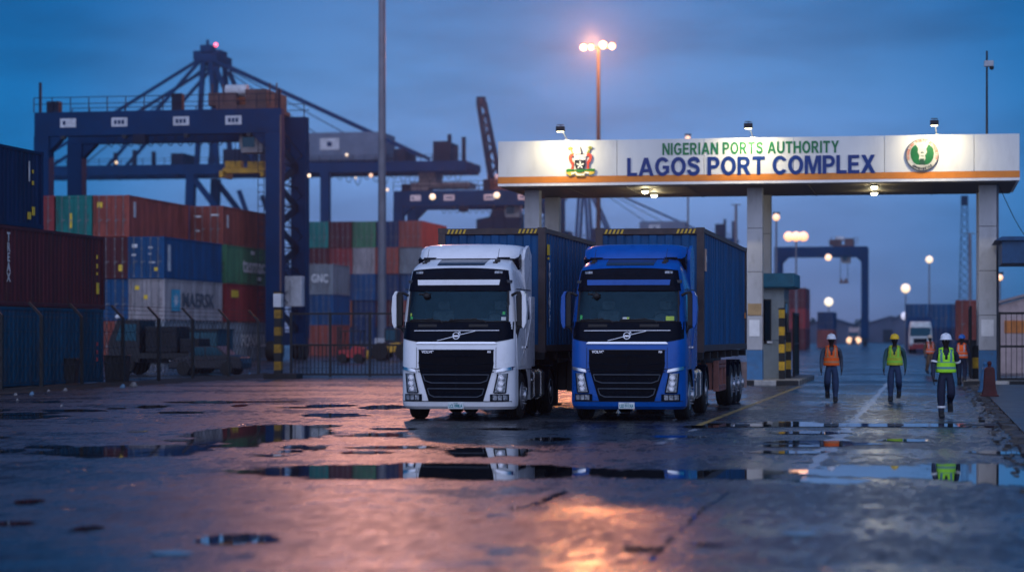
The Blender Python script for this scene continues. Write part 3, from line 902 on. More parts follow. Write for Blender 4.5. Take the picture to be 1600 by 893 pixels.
for px, yy in ((833, 85.0), (833, 89.6), (1180, 85.0), (1180, 89.6), (1543, 85.0), (1543, 89.6)):
    x = PX(px, 85.0)
    w = .28 if px < 1500 else .31
    mb = MB(); z = 1.25; mb.box(x - w + .01, x + w - .01, yy - w + .01, yy + w - .01, .1, ZB - .06, 1)
    for z0, z1 in ((1.25, 2.5), (2.515, 4.1), (4.115, 5.7), (5.715, 7.2)): mb.box(x - w, x + w, yy - w, yy + w, z0, z1, 0)
    c = mb.build('column', [COLW, STEEL_DK], gate, bevel=.012)
    mb = MB(); mb.box(x - w - .004, x + w + .004, yy - w - .004, yy + w + .004, .15, 1.24); mb.build('painted_base', COLB, c)
    if yy < 86 and px > 900:
        mb = MB(); mb.box(x - w + .08, x + w - .1, yy - w - .012, yy - w - .002, 1.75, 2.35); mb.build('notice', WHITE_P, c)
        if px < 1300:
            mb = MB(); mb.box(x - w + .03, x + w - .03, yy - w - .010, yy - w - .002, 2.52, 2.95); mb.build('notice', M('tan_notice', (.38, .25, .12), .6), c)
# lettering
GRN = M('green_letters', (0.010, 0.16, 0.055), 0.35, 0, 0.1, 2)
NVY = M('navy_letters', (0.001, 0.028, 0.17), 0.35, 0, 0.1, 2)
def zsign(py, px):
    x = PX(px, YS); d = -SN * x + CS * YS
    return ZH(py, d)
xa, xb = PX(1035, YS), PX(1311, YS)
block_text('green_lettering', 'NIGERIAN PORTS AUTHORITY', .43, GRN, gate, ((xa + xb) / 2, YS - .012, zsign(231, 1173)), .010, xb - xa, .13)
xa, xb = PX(980, YS), PX(1368, YS)
block_text('blue_lettering', 'LAGOS PORT COMPLEX', .66, NVY, gate, ((xa + xb) / 2, YS - .016, zsign(258.5, 1173)), .014, xb - xa, .085)
# coat of arms
ex, ez = PX(907, YS), zsign(252, 907)
arms = thing('tmp', '', '', (ex, YS - .03, ez)); arms.name = 'coat_of_arms'; arms.parent = gate
EK = 1.09 / 47      # metres per photo px
def eP(pts): return [((x - 525) / 11.16 * .0232, (470 - y) / 11.16 * .0232) for x, y in pts]
BLK = M('emblem_black', (.012, .012, .014), .4); REDE = M('emblem_red', (.62, .07, .035), .4, 0, .2, 8); GRE = M('emblem_green', (.03, .20, .03), .5, 0, .3, 8)
YEL = M('emblem_yellow', (.72, .50, .06), .5, 0, .25, 8); OFFW = M('emblem_white', (.75, .75, .70), .5, 0, .1, 8)
def eprism(name, pts, mat, y0, y1):
    mb = MB(); mb.prism(eP(pts), 'y', y0, y1); return mb.build(name, mat, arms)
eprism('shield', [(425, 450), (620, 450), (618, 540), (590, 605), (525, 650), (455, 605), (428, 540)], BLK, -.05, 0)
fl = []
for k in range(60):
    a = 2 * math.pi * k / 60 + math.pi / 2
    r_ = 38 + 34 * math.cos(5 * (a - math.pi / 2))
    fl.append((525 + r_ * math.cos(a), 538 - r_ * math.sin(a)))
eprism('flower', fl, OFFW, -.062, -.05)
eprism('helmet', [(410, 350), (640, 350), (640, 375), (620, 400), (622, 448), (520, 460), (425, 448), (430, 400), (410, 375)], M('emblem_grey', (.50, .52, .56), .5, 0, .3, 9), -.04, 0)
mb = MB(); mb.prism(eP([(430, 340), (600, 340), (600, 352), (430, 352)]), 'y', -.045, 0); mb.prism(eP([(515, 200), (530, 230), (545, 290), (560, 335), (540, 345), (530, 290)]), 'y', -.045, 0); mb.build('crest', BLK, arms)
for s in (-1, 1):
    q = lambda pts: [(525 + s * (x - 525), y) for x, y in pts]
    eprism('supporter', q([(640, 340), (690, 330), (725, 360), (735, 410), (720, 460), (690, 500), (675, 545), (690, 605), (640, 605), (650, 540), (640, 490), (665, 450), (690, 410), (670, 380), (640, 375)]), REDE, -.05, 0)
    mb = MB(); mb.prism(eP(q([(640, 330), (665, 290), (685, 250), (655, 235), (690, 205), (730, 215), (748, 255), (710, 250), (695, 290), (670, 335)])), 'y', -.045, 0); mb.build('flag', M('emblem_olive', (.30, .30, .05), .5, 0, .5, 14), arms)
eprism('ground', [(270, 620), (320, 600), (400, 615), (640, 615), (720, 600), (790, 610), (780, 650), (600, 640), (525, 670), (440, 640), (290, 660)], GRE, -.055, 0)
eprism('scroll', [(270, 645), (350, 655), (440, 640), (470, 670), (525, 680), (590, 670), (615, 640), (700, 650), (785, 650), (770, 690), (700, 715), (620, 690), (600, 735), (460, 735), (430, 690), (350, 730), (285, 690)], YEL, -.045, 0)
eprism('ribbon', [(360, 670), (450, 655), (480, 690), (590, 690), (610, 655), (690, 668), (680, 700), (612, 680), (598, 722), (468, 722), (440, 678), (370, 705)], OFFW, -.052, -.045)
# round seal
sx_, sz_ = PX(1441, YS), zsign(242, 1441)
seal = thing('tmp', '', '', (sx_, YS - .03, sz_)); seal.name = 'round_seal'; seal.parent = gate
SR = 25.5 / 44.3
mb = MB(); mb.lathe([(SR, .03), (SR, -.05), (SR - .012, -.06), (SR - .02, -.05)], (0, 0, 0), 'y', 48)
mb.build('rim', BLK, seal, smooth=30)
def disc(name, r, y, mat):
    mb = MB(); mb.prism([(r * math.cos(2 * math.pi * k / 48), r * math.sin(2 * math.pi * k / 48)) for k in range(48)], 'y', y - .006, y); return mb.build(name, mat, seal)
disc('face', SR - .022, -.050, M('seal_white', (.42, .42, .40), .5))
mb = MB()
for s in (-1, 1):
    pts = []
    prof = [(.42, .80), (.60, .66), (.74, .45), (.78, .10), (.74, -.25), (.60, -.55), (.40, -.74), (.12, -.80), (.12, -.55), (.22, -.30), (.18, -.05), (.32, .20), (.26, .45)]
    mb.prism([(s * x * SR * .92, z * SR * .80) for x, z in prof], 'y', -.064, -.056)
mb.build('green_field', M('seal_green', (.003, .10, .028), .45), seal)
mb = MB()
mb.prism([(-.05, .10), (.05, .10), (.04, .05), (-.04, .05)], 'y', -.068, -.056); mb.build('nose', M('seal_dark', (.01, .05, .03), .5), seal)
mb = MB(); mb.prism([(-.05, -.03), (.06, -.03), (.05, -.06), (-.04, -.06)], 'y', -.068, -.056); mb.build('mouth', M('seal_dark', (.01, .05, .03), .5), seal)
mb = MB(); mb.prism([(-.08, -.14), (.06, -.14), (.10, -.36), (-.10, -.36)], 'y', -.068, -.056); mb.build('figure_base', M('seal_dark', (.01, .05, .03), .5), seal)
REDL = M('seal_red', (.45, .10, .05), .5)
for txt, a0, a1, mt, flip in (('NIGERIAN PORTS AUTHORITY', 200, -20, REDL, 1), ('SEAFREIGHT HUB', 228, 312, BLK, -1)):
    mbt = None; n = len(txt)
    holder = []
    for i, ch in enumerate(txt):
        if ch == ' ': continue
        a = R(a0 + (a1 - a0) * (i + .5) / n)
        cu = bpy.data.curves.new('l', 'FONT'); cu.body = ch; cu.size = .12; cu.align_x = 'CENTER'; cu.align_y = 'CENTER'; cu.extrude = .003; cu.resolution_u = 1; cu.offset = .004
        ob = bpy.data.objects.new('l', cu); col.objects.link(ob); bpy.context.view_layer.update()
        me = bpy.data.meshes.new_from_object(ob.evaluated_get(bpy.context.evaluated_depsgraph_get()))
        rr = SR * .86
        me.transform(Matrix.Translation((rr * math.cos(a), rr * math.sin(a), 0)) @ Matrix.Rotation(a - flip * math.pi / 2, 4, 'Z'))
        me.transform(Matrix.Rotation(R(90), 4, 'X'))
        holder.append(([tuple(v.co) for v in me.vertices], [tuple(p.vertices) for p in me.polygons]))
        bpy.data.objects.remove(ob); bpy.data.curves.remove(cu); bpy.data.meshes.remove(me)
    mb = MB()
    for v, f in holder: mb.add(v, f)
    mb.build('seal_lettering', mt, seal, loc=(0, -.060, 0))
# floodlights on the roof edge
FLO = [(882, .0), (1172, .0), (1459, .0)]
for i, (px, _) in enumerate(FLO):
    x = PX(px, YS)
    f = thing('floodlight', ['small black floodlight on a short arm above the coat of arms', 'small black floodlight on a short arm above the middle of the green lettering', 'small black floodlight on a short arm above the round seal'][i], 'floodlight', (x, YS, ZT), 0, 'floodlights along the top of the gate canopy')
    mb = MB(); mb.cyl((.10, .05, 0), (.04, -1.0, .34), .018, n=8); mb.box(.04, .16, .0, .12, -.003, .03); mb.build('arm', GALV, f)
    mb = MB(); mb.box(-.13, .17, -1.20, -.95, .24, .42); mb.box(-.10, .14, -1.18, -.97, .47, .485); mb.box(.01, .03, -1.08, -1.06, .42, .475)
    mb.build('housing', BLACK_P, f, bevel=.01)
    mb = MB(); mb.box(-.10, .14, -1.17, -.98, .225, .238); mb.build('lens', EM('flood_lens', (1, .85, .5), 6.0), f)
    L = bpy.data.lights.new('flood_lamp', 'SPOT'); L.energy = 450; L.color = (1.0, .84, .50); L.spot_size = R(168); L.spot_blend = 1.0; L.shadow_soft_size = .08
    lo = bpy.data.objects.new('flood_lamp', L); col.objects.link(lo); lo.parent = f; lo.location = (.02, -1.08, .21)
    tgt = Vector((0, .0, -.85)) - Vector((.02, -1.08, .2)); lo.rotation_euler = tgt.to_track_quat('-Z', 'Y').to_euler()
# lamps under the soffit
SOFL = [(1008, 297), (1022, 303), (1366, 290), (1366, 300)]
for i, (px, py) in enumerate(SOFL):
    d = (ZB - .10 - H) * FPX / (525 - py); x, y = P(px, d)
    f = thing('downlight', ['round downlight under the canopy, front one of the left pair', 'round downlight under the canopy, rear one of the left pair', 'round downlight under the canopy, front one of the right pair', 'round downlight under the canopy, rear one of the right pair'][i], 'downlight', (x, y, ZB - .05), 0, 'downlights under the gate canopy')
    mb = MB(); mb.lathe([(.12, -.003), (.16, -.05), (.17, -.09), (.15, -.09), (.13, -.05)], (0, 0, 0), 'z', 20); mb.build('housing', STEEL_DK, f, smooth=40)
    mb = MB(); mb.sphere((0, 0, -.10), .12, 14, sz=.7); mb.build('bulb', EM('downlight_bulb', (1.0, .93, .62), 14.0), f, smooth=60)
    L = bpy.data.lights.new('down_lamp', 'POINT'); L.energy = 45; L.color = (1.0, .86, .5); L.shadow_soft_size = .12
    lo = bpy.data.objects.new('down_lamp', L); col.objects.link(lo); lo.parent = f; lo.location = (0, 0, -.30)
# camera pole on the roof
x = PX(1542, YS + 1.5)
cp = thing('camera_pole', 'thin black pole with a security camera on the right end of the canopy roof', 'camera pole', (x, YS + 1.5, ZT - .12))
mb = MB(); mb.cyl((0, 0, 0), (0, 0, 3.25), .045, .035, 10); mb.box(-.1, .1, -.1, .1, 0, .03); mb.build('pole', BLACK_P, cp)
mb = MB(); mb.box(-.10, .24, -.10, .12, 2.68, 2.90); k = mb.build('camera_housing', GALV, cp, bevel=.02)
mb = MB(); mb.sphere((.17, 0, 2.64), .085, 12); mb.build('lens_dome', BLACK_P, k, smooth=60)
# drain pipe and cable on the right column
x = PX(1558, 85.0)
mb = MB(); mb.tube([(x, 84.95, .1), (x, 84.95, ZB - .05)], .06, 10)
for z in (1.5, 3.5, 5.5): mb.box(x - .09, x + .06, 84.88, 85.02, z, z + .05)
tag(mb.build('drain_pipe', M('grey_pipe', (.14, .15, .18), .5)), 'grey drain pipe running down beside the right canopy column', 'pipe')
mb = MB(); p0, p1 = Vector((PX(1562, 86), 86, 7.2)), Vector((PX(1640, 84), 84, 4.6))
mb.tube([p0.lerp(p1, k / 10) + Vector((0, 0, -.5 * math.sin(math.pi * k / 10))) for k in range(11)], .014, 6)
tag(mb.build('cable', BLACK_P), 'thin black cable sagging from the canopy to the right booth roof', 'cable')

# ------------------------------------------------------------------ guard booth
BOO = M('booth_wall', (0.22, 0.25, 0.25), 0.6, 0, 0.2, 1.5, (1, 1, .5), (0.12, 0.11, 0.09), 0.5)
BTEAL = M('booth_teal', (0.015, 0.13, 0.20), 0.45, 0, 0.2, 2)
x0, x1 = PX(1172, 87.5), PX(1225, 87.5)
bo = thing('guard_booth', 'small grey guard booth with teal flat roof beside the middle canopy column', 'guard booth', ((x0 + x1) / 2, 87.5, .15))
w = (x1 - x0) / 2
mb = MB(); mb.box(-w, w, 0, 3.0, 1.45, 3.45); mb.box(-w, w, 0, 3, 0, 1.43); mb.build('wall', BOO, bo, bevel=.015)
mb = MB(); mb.box(-w - .35, w + .42, -.45, 3.4, 3.46, 3.97); mb.box(-w - .3, w + .35, -.4, 3.3, 3.42, 3.46); mb.build('roof', BTEAL, bo, bevel=.02)
for (a_, b_) in ((w - .82, w - .48), (-w + .15, -w + .6)):
    mb = MB(); mb.box(a_, b_, -.02, .05, 1.42, 3.0); f = mb.build('window', BLACK_P, bo)
    mb = MB(); mb.box(a_ + .04, b_ - .04, -.026, -.0205, 1.47, 2.95); mb.build('pane', GLASS_DK, f)
    mb = MB(); mb.box(a_ - .05, b_ + .05, -.08, -.003, 1.34, 1.415); mb.build('sill', WHITE_P, f)
mb = MB(); mb.box(w - .03, w + .02, .5, 1.5, 1.5, 2.9); f = mb.build('window', BLACK_P, bo)
mb = MB(); mb.box(w + .0205, w + .026, .55, 1.45, 1.55, 2.85); mb.build('pane', GLASS_DK, f)
def striped_post(name, x, y, z0, h, w, n, label, cat='post', cap=True, group=None, stripe_from=0.0, ym=None):
    t = thing(name, label, cat, (x, y, z0), 0, group)
    mb = MB(); dz = h / n
    for k in range(n):
        mb.box(-w / 2, w / 2, -w / 2, w / 2, k * dz, (k + 1) * dz - .002, (k % 2) if k * dz >= stripe_from else 0)
    mb.build('post', [BLACK_P, ym or YELLOW_P], t, bevel=.01)
    if cap:
        mb = MB(); mb.box(-w / 2 - .02, w / 2 + .02, -w / 2 - .02, w / 2 + .02, h, h + .05); mb.build('cap', STEEL_DK, t)
    return t
x, y = P(1222.5, 86.5)
striped_post('striped_post', x, 86.6, .155, 2.6, .22, 8, 'black and yellow striped square post at the corner of the guard booth')
x, y = P(1233, 88.5)
striped_post('striped_post', x, 88.6, .155, 1.7, .20, 5, 'shorter black and yellow post between the booth and the open gate leaf')
x, y = P(1521, 92)
striped_post('striped_post', x, 88.0, .155, 1.2, .30, 3, 'stout black and yellow post beside the right canopy column')
def gate_leaf(px, Y, w, h, label, n=6):
    x = PX(px, Y)
    t = thing('gate_leaf', label, 'gate leaf', (x, Y, .18), 0, 'open gate leaves at the sides of the lane')
    mb = MB()
    mb.box(-.04, .04, 0, .08, 0, h); mb.box(-.04, .04, w - .08, w, 0, h); mb.box(-.03, .03, .08, w - .08, 0.02, .10); mb.box(-.03, .03, .08, w - .08, h - .1, h - .02); mb.box(-.03, .03, .08, w - .08, h * .5, h * .5 + .07)
    mb.build('frame', STEEL_DK, t)
    mb = MB(); corrugated(mb, 'y', .0, .08, w - .08, .1, h - .1, 1, .2, .02); mb.build('panel', M('gate_green', (.014, .030, .032), .6, 0, .3, 2), t)
    return t
gate_leaf(1240, 89.8, 3.2, 2.5, 'dark green gate leaf swung open beside the guard booth')
gate_leaf(1517, 87.5, 3.2, 2.7, 'dark green gate leaf swung open beside the right canopy column')

# ------------------------------------------------------------------ right edge
x = PX(1560, 83.8)
rg = thing('barred_gate', 'black barred pedestrian gate at the right edge beside the canopy column', 'gate', (x, 83.9, .17))
mb = MB(); W_, H_ = 2.6, 2.45
for xx in (0, W_ - .08): mb.box(xx, xx + .08, -.04, .04, 0, H_)
for z in (.02, 1.18, H_ - .09): mb.box(.08, W_ - .08, -.03, .03, z, z + .08)
mb.build('frame', BLACK_P, rg)
mb = MB()
for k in range(1, 13): mb.box(.08 + k * .187 - .012, .08 + k * .187 + .012, -.012, .012, .10, H_ - .09)
mb.build('bars', BLACK_P, rg)
a_ = PX(1566, 80.0)
kb = thing('kiosk', 'dark blue flat roofed kiosk cut by the right edge of the picture', 'kiosk', (a_, 80.5, .06))
mb = MB(); mb.box(0, 4, -.3, 4, 4.18, 4.95); mb.prism([(-.25, 4.95), (4, 4.95), (4, 5.08), (0.0, 5.08)], 'y', -.45, 4.1); mb.build('roof', M('kiosk_blue', (.02, .075, .17), .5, 0, .3, 2), kb)
mb = MB(); mb.box(1.6, 4, .6, 3.8, 0, 4.18); mb.build('wall', BOO, kb)
mb = MB(); mb.box(1.9, 3.2, .56, .605, 1.2, 2.6); f = mb.build('window', BLACK_P, kb); mb = MB(); mb.box(1.95, 3.15, .553, .559, 1.25, 2.55); mb.build('pane', GLASS_DK, f)
# pale building behind the barred gate
a_ = PX(1556, 112)
pb = thing('low_building', 'low pale pink building with sloping roof behind the barred gate', 'building', (a_, 112, 0))
mb = MB(); mb.prism([(0, 0), (9, 0), (9, 4.6), (2.5, 3.9), (0, 3.2)], 'y', 0, 8); mb.build('wall', M('pink_wall', (.42, .32, .30), .7, 0, .2, 1, dirt=(.2, .15, .14), dirt_amt=.5), pb)
mb = MB(); mb.beam((-.2, 4, 3.28), (2.5, 4, 4.02), 8.4, .12); mb.beam((2.5, 4, 4.02), (9.2, 4, 4.72), 8.4, .12); mb.build('roof', M('pink_roof', (.30, .24, .24), .6, 0, .2, 2), pb)
mb = MB(); mb.box(.4, 5, -.03, .02, 1.9, 2.5); mb.build('orange_panel', M('orange_panel', (.50, .17, .04), .6, 0, .3, 2), pb)
mb = MB(); mb.box(2.0, 3.6, -.04, .02, .2, 1.85); d_ = mb.build('door', M('green_door', (.02, .16, .08), .5, 0, .2, 2), pb)
mb = MB(); mb.box(3.4, 3.46, -.09, -.04, .95, 1.1); mb.build('handle', CHROME, d_)
# red and blue water filled barriers in front of the right column
def barrier(px, py, h, w, key, label, lean=0):
    x, y = G(px, py)
    t = thing('barrier', label, 'barrier', (x, y, .06), 0, 'plastic barriers in front of the right canopy column')
    m = M('barrier_' + key, {'red': (.065, .010, .010), 'blue': (.03, .12, .24)}[key], .5, 0, .3, 4, dirt=(.05, .04, .04), dirt_amt=.4)
    mb = MB(); mb.prism([(-w, 0), (w, 0), (w * .95, h * .12), (w * .80, h * .25), (w * .66 + lean, h * .86), (w * .45 + lean, h * .94), (-w * .45 + lean, h * .94), (-w * .66 + lean, h * .86), (-w * .80, h * .25), (-w * .95, h * .12)], 'y', -.16, .16)
    mb.build('body', m, t, bevel=.03)
    mb = MB(); mb.cyl((lean, 0, h * .93), (lean, 0, h * 1.02), .05, n=10); mb.sphere((lean, 0, h * 1.06), .065, 10); mb.build('filler_cap', m, t, smooth=50)
    mb = MB(); mb.box(-w * 1.15, w * 1.15, -.2, .2, 0, .05); mb.build('foot', m, t, bevel=.01)
    return t
barrier(1546, 622, .88, .22, 'red', 'dark red plastic barrier with a knob on top in front of the right column')
barrier(1537, 615, .80, .16, 'blue', 'pale blue plastic barrier half hidden behind the dark red one', .05)
# ================================================================== TRUCKS
def interp(tab, z):
    if z <= tab[0][0]: return tab[0][1]
    for (a, va), (b_, vb) in zip(tab, tab[1:]):
        if z <= b_: return va + (vb - va) * (z - a) / (b_ - a)
    return tab[-1][1]
YF = [(.24, .10), (.30, .03), (.40, .0), (.70, .0), (1.05, .0), (1.47, .02), (1.62, .04), (2.05, .11), (2.70, .27), (2.82, .29), (3.10, .34), (3.19, .42), (3.27, .62), (3.35, .95), (3.42, 1.35)]
WZ = [(.24, 1.14), (.30, 1.19), (.40, 1.20), (1.0, 1.20), (1.6, 1.20), (2.05, 1.19), (2.70, 1.14), (3.10, 1.07), (3.19, 1.04), (3.27, 1.00), (3.35, .95), (3.42, .88)]
def yfront(x, z):
    w = interp(WZ, z); r = .30; ax = min(abs(x), w)
    y = interp(YF, z) + .07 * (ax / w) ** 2
    if ax > w - r:
        t = (ax - (w - r)) / r
        y += r * (1 - math.sqrt(max(0, 1 - t * t)))
    return y
def ring(z, yr, n=22):
    w = interp(WZ, z); r = .30
    xs = [-w + r * (1 - math.cos(math.pi / 2 * k / 8)) for k in range(9)]
    xs = [-w + r * (1 - math.cos(math.pi / 2 * (k / 8))) for k in range(9)]
    mid = [(-w + r) + (2 * w - 2 * r) * k / 9 for k in range(1, 9)]
    full = xs + mid + [-v for v in reversed(xs)]
    pts = [(x, yfront(x, z), z) for x in full]
    y0 = pts[0][1]
    side = [y0 + (yr - y0) * k / 5 for k in range(1, 6)]
    R_ = [(w, s, z) for s in side]
    L_ = [(-w, s, z) for s in reversed(side)]
    return L_ + pts + R_
def loft(mb, zs, yr, cap=True, mi=0, hole=None):
    rings = [ring(z, yr(z) if callable(yr) else yr) for z in zs]
    n = len(rings[0]); v = [p for r_ in rings for p in r_]
    f = []
    for k in range(len(rings) - 1):
        for i in range(n):
            q = (k * n + i, k * n + (i + 1) % n, (k + 1) * n + (i + 1) % n, (k + 1) * n + i)
            if hole and hole(*[sum(v[j][c] for j in q) / 4 for c in range(3)]): continue
            f.append(q)
    if cap: f += [tuple(range(n))[::-1], tuple(range((len(rings) - 1) * n, len(rings) * n))]
    mb.add(v, f, mi)
def panel(mb, z0, z1, xl, xr, off, nz=6, nx=16, mi=0, back=.012, off_top=None):
    """skin panel following the cab front between left/right edges given as functions of t=0..1 (bottom..top)"""
    g = []
    for j in range(nz + 1):
        t = j / nz
        a = xl(t) if callable(xl) else xl; b_ = xr(t) if callable(xr) else xr
        zz = (z0(0) if callable(z0) else z0)
        row = []
        for i in range(nx + 1):
            s = i / nx; x = a + (b_ - a) * s
            zlo = z0(s) if callable(z0) else z0; zhi = z1(s) if callable(z1) else z1
            z = zlo + (zhi - zlo) * t
            row.append((x, yfront(x, z), z))
        g.append(row)
    front = [(x, y - off, z) for r_ in g for x, y, z in r_]
    rear = [(x, y + back, z) for r_ in g for x, y, z in r_]
    m = nx + 1; n = (nz + 1) * m
    f = [(j * m + i, j * m + i + 1, (j + 1) * m + i + 1, (j + 1) * m + i) for j in range(nz) for i in range(nx)]
    for i in range(nx):
        f.append((i, i + 1, n + i + 1, n + i)); q = nz * m
        f.append((q + i, q + i + 1, n + q + i + 1, n + q + i))
    for j in range(nz):
        f.append((j * m, (j + 1) * m, n + (j + 1) * m, n + j * m))
        f.append((j * m + nx, (j + 1) * m + nx, n + (j + 1) * m + nx, n + j * m + nx))
    mb.add(front + rear, f, mi)
def surf_tube(mb, pts, off, r, n=6, sub=6):
    P_ = []
    for (x0, z0), (x1, z1) in zip(pts, pts[1:]):
        for k in range(sub):
            t = k / sub; x, z = x0 + (x1 - x0) * t, z0 + (z1 - z0) * t
            P_.append((x, yfront(x, z) - off, z))
    x, z = pts[-1]; P_.append((x, yfront(x, z) - off, z))
    mb.tube(P_, r, n)
RIM = M('wheel_rim', (.34, .35, .38), .35, .7, .2, 6, dirt=(.05, .045, .04), dirt_amt=.5)
HLG = M('headlamp_glass', (.26, .28, .31), .12, .4, .6, 22, rvar=.1)
DKP = M('grille_black', (.0014, .0028, .006), .35, 0, .3, 6, spec=.04)
FRM = M('grille_trim', (.06, .075, .10), .35, .3, .2, 5)
PLATE = M('plate_white', (.62, .66, .66), .4, 0, .1, 5)
PLT_T = M('plate_teal', (.0, .19, .22), .4)
AMB = M('amber_lens', (.55, .16, .01), .2)
def wheel(parent, x, y, r=.50, w=.30, side=1, dual=False, z=None):
    """tyre with its rim; outer face towards side"""
    z = r if z is None else z
    mb = MB()
    def tyre(c):
        prof = [(r * .56, -w / 2), (r * .60, -w / 2 - .006), (r * .80, -w / 2 - .014), (r * .95, -w / 2 + .012), (r, -w / 2 + .05)]
        k = 5
        for i in range(k):
            a_ = -w / 2 + .05 + (w - .1) * i / k; b_ = a_ + (w - .1) / k
            prof += [(r, a_ + .012), (r, b_ - .012), (r - .014, b_ - .006), (r - .014, b_)]
        prof += [(r, w / 2 - .05), (r * .95, w / 2 - .012), (r * .80, w / 2 + .014), (r * .60, w / 2 + .006), (r * .56, w / 2)]
        mb.lathe(prof, (c, 0, 0), 'x', 40)
    tyre(0)
    if dual: tyre(-side * (w + .06))
    o = mb.build('wheel', RUBBER, parent, smooth=35, loc=(x, y, z))
    mb = MB(); s = side
    dep = .10 if not dual else -.02
    prof = [(r * .585, s * w / 2 * .98), (r * .57, s * (w / 2 + .012)), (r * .52, s * (w / 2 - .01)), (r * .46, s * (w / 2 - .06 if dual else w / 2 + .01)), (r * .30, s * (w / 2 - .11 if dual else w / 2 + .045)), (r * .26, s * (w / 2 - .03 if dual else w / 2 + .05)), (r * .22, s * (w / 2 + .02 if dual else w / 2 + .10)), (.02, s * (w / 2 + .03 if dual else w / 2 + .11))]
    mb.lathe(prof, (0, 0, 0), 'x', 32)
    for k in range(10):
        a = 2 * math.pi * k / 10; q = r * .35
        xx = w / 2 - .09 if dual else w / 2 + .03
        mb.cyl((s * xx, q * math.cos(a), q * math.sin(a)), (s * (xx + .05), q * math.cos(a), q * math.sin(a)), .018, n=6)
    mb.build('rim', RIM, o, smooth=35)
    return o
def make_truck(px, d, paint, label, plate, stickers_):
    x0, y0 = P(px, d)
    T = thing('semi_truck', label, 'truck', (x0, y0, 0), 0, 'semi trucks parked side by side')
    # --- cab shell
    mb = MB()
    loft(mb, [1.06, 1.2, 1.47, 1.62, 1.8, 2.05, 2.4, 2.70, 2.82, 3.0, 3.10, 3.15, 3.19, 3.23, 3.27, 3.31, 3.35, 3.385, 3.42], 2.28, hole=lambda x, y, z: abs(x) < 1.06 and y < .8 and 2.05 < z < 2.70)
    loft(mb, [.24, .27, .30, .36, .40, .55, .8, 1.0, 1.058], lambda z: .66)
    for s in (-1, 1):
        mb.box(s * .80, s * 1.18, 1.80, 2.24, .40, 1.055)
    cab = mb.build('cab', paint, T, smooth=32)
    # roof deflector
    mb = MB(); xs = [-1.07, -1.05, -1.0, -.9, -.6, -.3, 0, .3, .6, .9, 1.0, 1.05, 1.07]
    prof = lambda q: [(1.10 + q, 3.395), (1.13 + q, 3.45), (1.24 + q, 3.57), (1.40 + q, 3.68 - q * .15), (1.60 + q, 3.715 - q * .2), (2.30, 3.73 - q * .2), (2.30, 3.39)]
    rr = []
    for x in xs:
        q = .30 * max(0, (abs(x) - .72) / .35) ** 2 + .03 * abs(x)
        rr.append([(x, y, z) for y, z in prof(q)])
    n = len(rr[0]); mb.add([p for r_ in rr for p in r_], [(k * n + i, k * n + (i + 1) % n, (k + 1) * n + (i + 1) % n, (k + 1) * n + i) for k in range(len(xs) - 1) for i in range(n)] + [tuple(range(n)), tuple(range((len(xs) - 1) * n, len(xs) * n))])
    for s in (-1, 1): mb.prism([(1.75, 3.0), (2.28, 2.2), (2.62, 2.2), (2.62, 3.5), (2.30, 3.70), (1.9, 3.60), (1.72, 3.38)], 'x', s * 1.075, s * 1.14)
    mb.build('roof_deflector', paint, T, smooth=30)
    mb = MB()
    for s in (-1, 1): mb.prism([(1.30, 3.385), (1.62, 3.50), (1.72, 3.40), (1.70, 3.20), (1.45, 3.16)], 'x', s * .99, s * 1.085)
    mb.box(-.93, .93, 1.14, 1.18, 3.375, 3.42)
    mb.build('deflector_gap', BLACK_PL, T, bevel=.01)
    for s in (-1, 1):        # side fairings behind the cab
        mb = MB(); mb.box(s * 1.14, s * 1.19, 2.285, 2.75, 1.10, 2.6); mb.build('side_fairing', paint, T, bevel=.01)
    # --- front skin
    mb = MB(); panel(mb, lambda s: 1.60 + .10 * abs(2 * s - 1) ** 3, 2.055, -1.165, 1.165, .012, 6, 26); mb.build('lower_windscreen_panel', BLACK_PL, T, smooth=40)
    mb = MB(); panel(mb, 2.06, 2.69, lambda t: -1.05 + .02 * t, lambda t: 1.05 - .02 * t, .010, 8, 24); ws = mb.build('windscreen', WGLASS, T, smooth=50)
    mb = MB(); mb.box(-1.08, 1.08, .60, 1.05, 1.70, 2.03); mb.box(-1.05, -.2, .50, .62, 1.85, 2.06); mb.box(.25, .95, .56, .66, 2.0, 2.12); mb.box(-1.08, 1.08, .34, .62, 1.98, 2.035); mb.build('dashboard', INTM, T, bevel=.02)
    mb = MB(); mb.box(-1.09, 1.09, 1.95, 2.0, 1.10, 3.0); mb.box(-1.09, 1.09, .40, 1.95, 2.86, 2.92); mb.box(-1.10, -1.07, .62, 1.95, 1.1, 2.86); mb.box(1.07, 1.10, .62, 1.95, 1.1, 2.86); mb.box(-1.0, 1.0, 1.82, 1.95, 1.5, 1.75); mb.build('bulkhead', INTM, T)
    for sx in (-.62, .62):
        mb = MB(); mb.prism([(1.15, 1.45), (1.62, 1.45), (1.85, 2.28), (1.70, 2.30), (1.50, 1.62), (1.15, 1.60)], 'x', sx - .24, sx + .24); se = mb.build('seat', SEATM, T, bevel=.04)
        mb = MB(); mb.box(sx - .13, sx + .13, 1.74, 1.84, 2.32, 2.50); mb.build('headrest', SEATM, se, bevel=.03)
    mb = MB(); ring_ = [(.62 + .21 * math.cos(2 * math.pi * k / 24), .98 + .10 * math.sin(2 * math.pi * k / 24), 2.07 + .17 * math.sin(2 * math.pi * k / 24)) for k in range(25)]
    mb.tube(ring_, .016, 6); mb.cyl((.62, .98, 2.07), (.62, .85, 1.9), .035, n=8); mb.beam((.43, .98, 2.07), (.81, .98, 2.07), .03, .03); mb.build('steering_wheel', BLACK_P, T, smooth=50)
    mb = MB()
    for s in (-1, 1): surf_tube(mb, [(s * 1.06, 2.05), (s * 1.035, 2.70)], .008, .022)
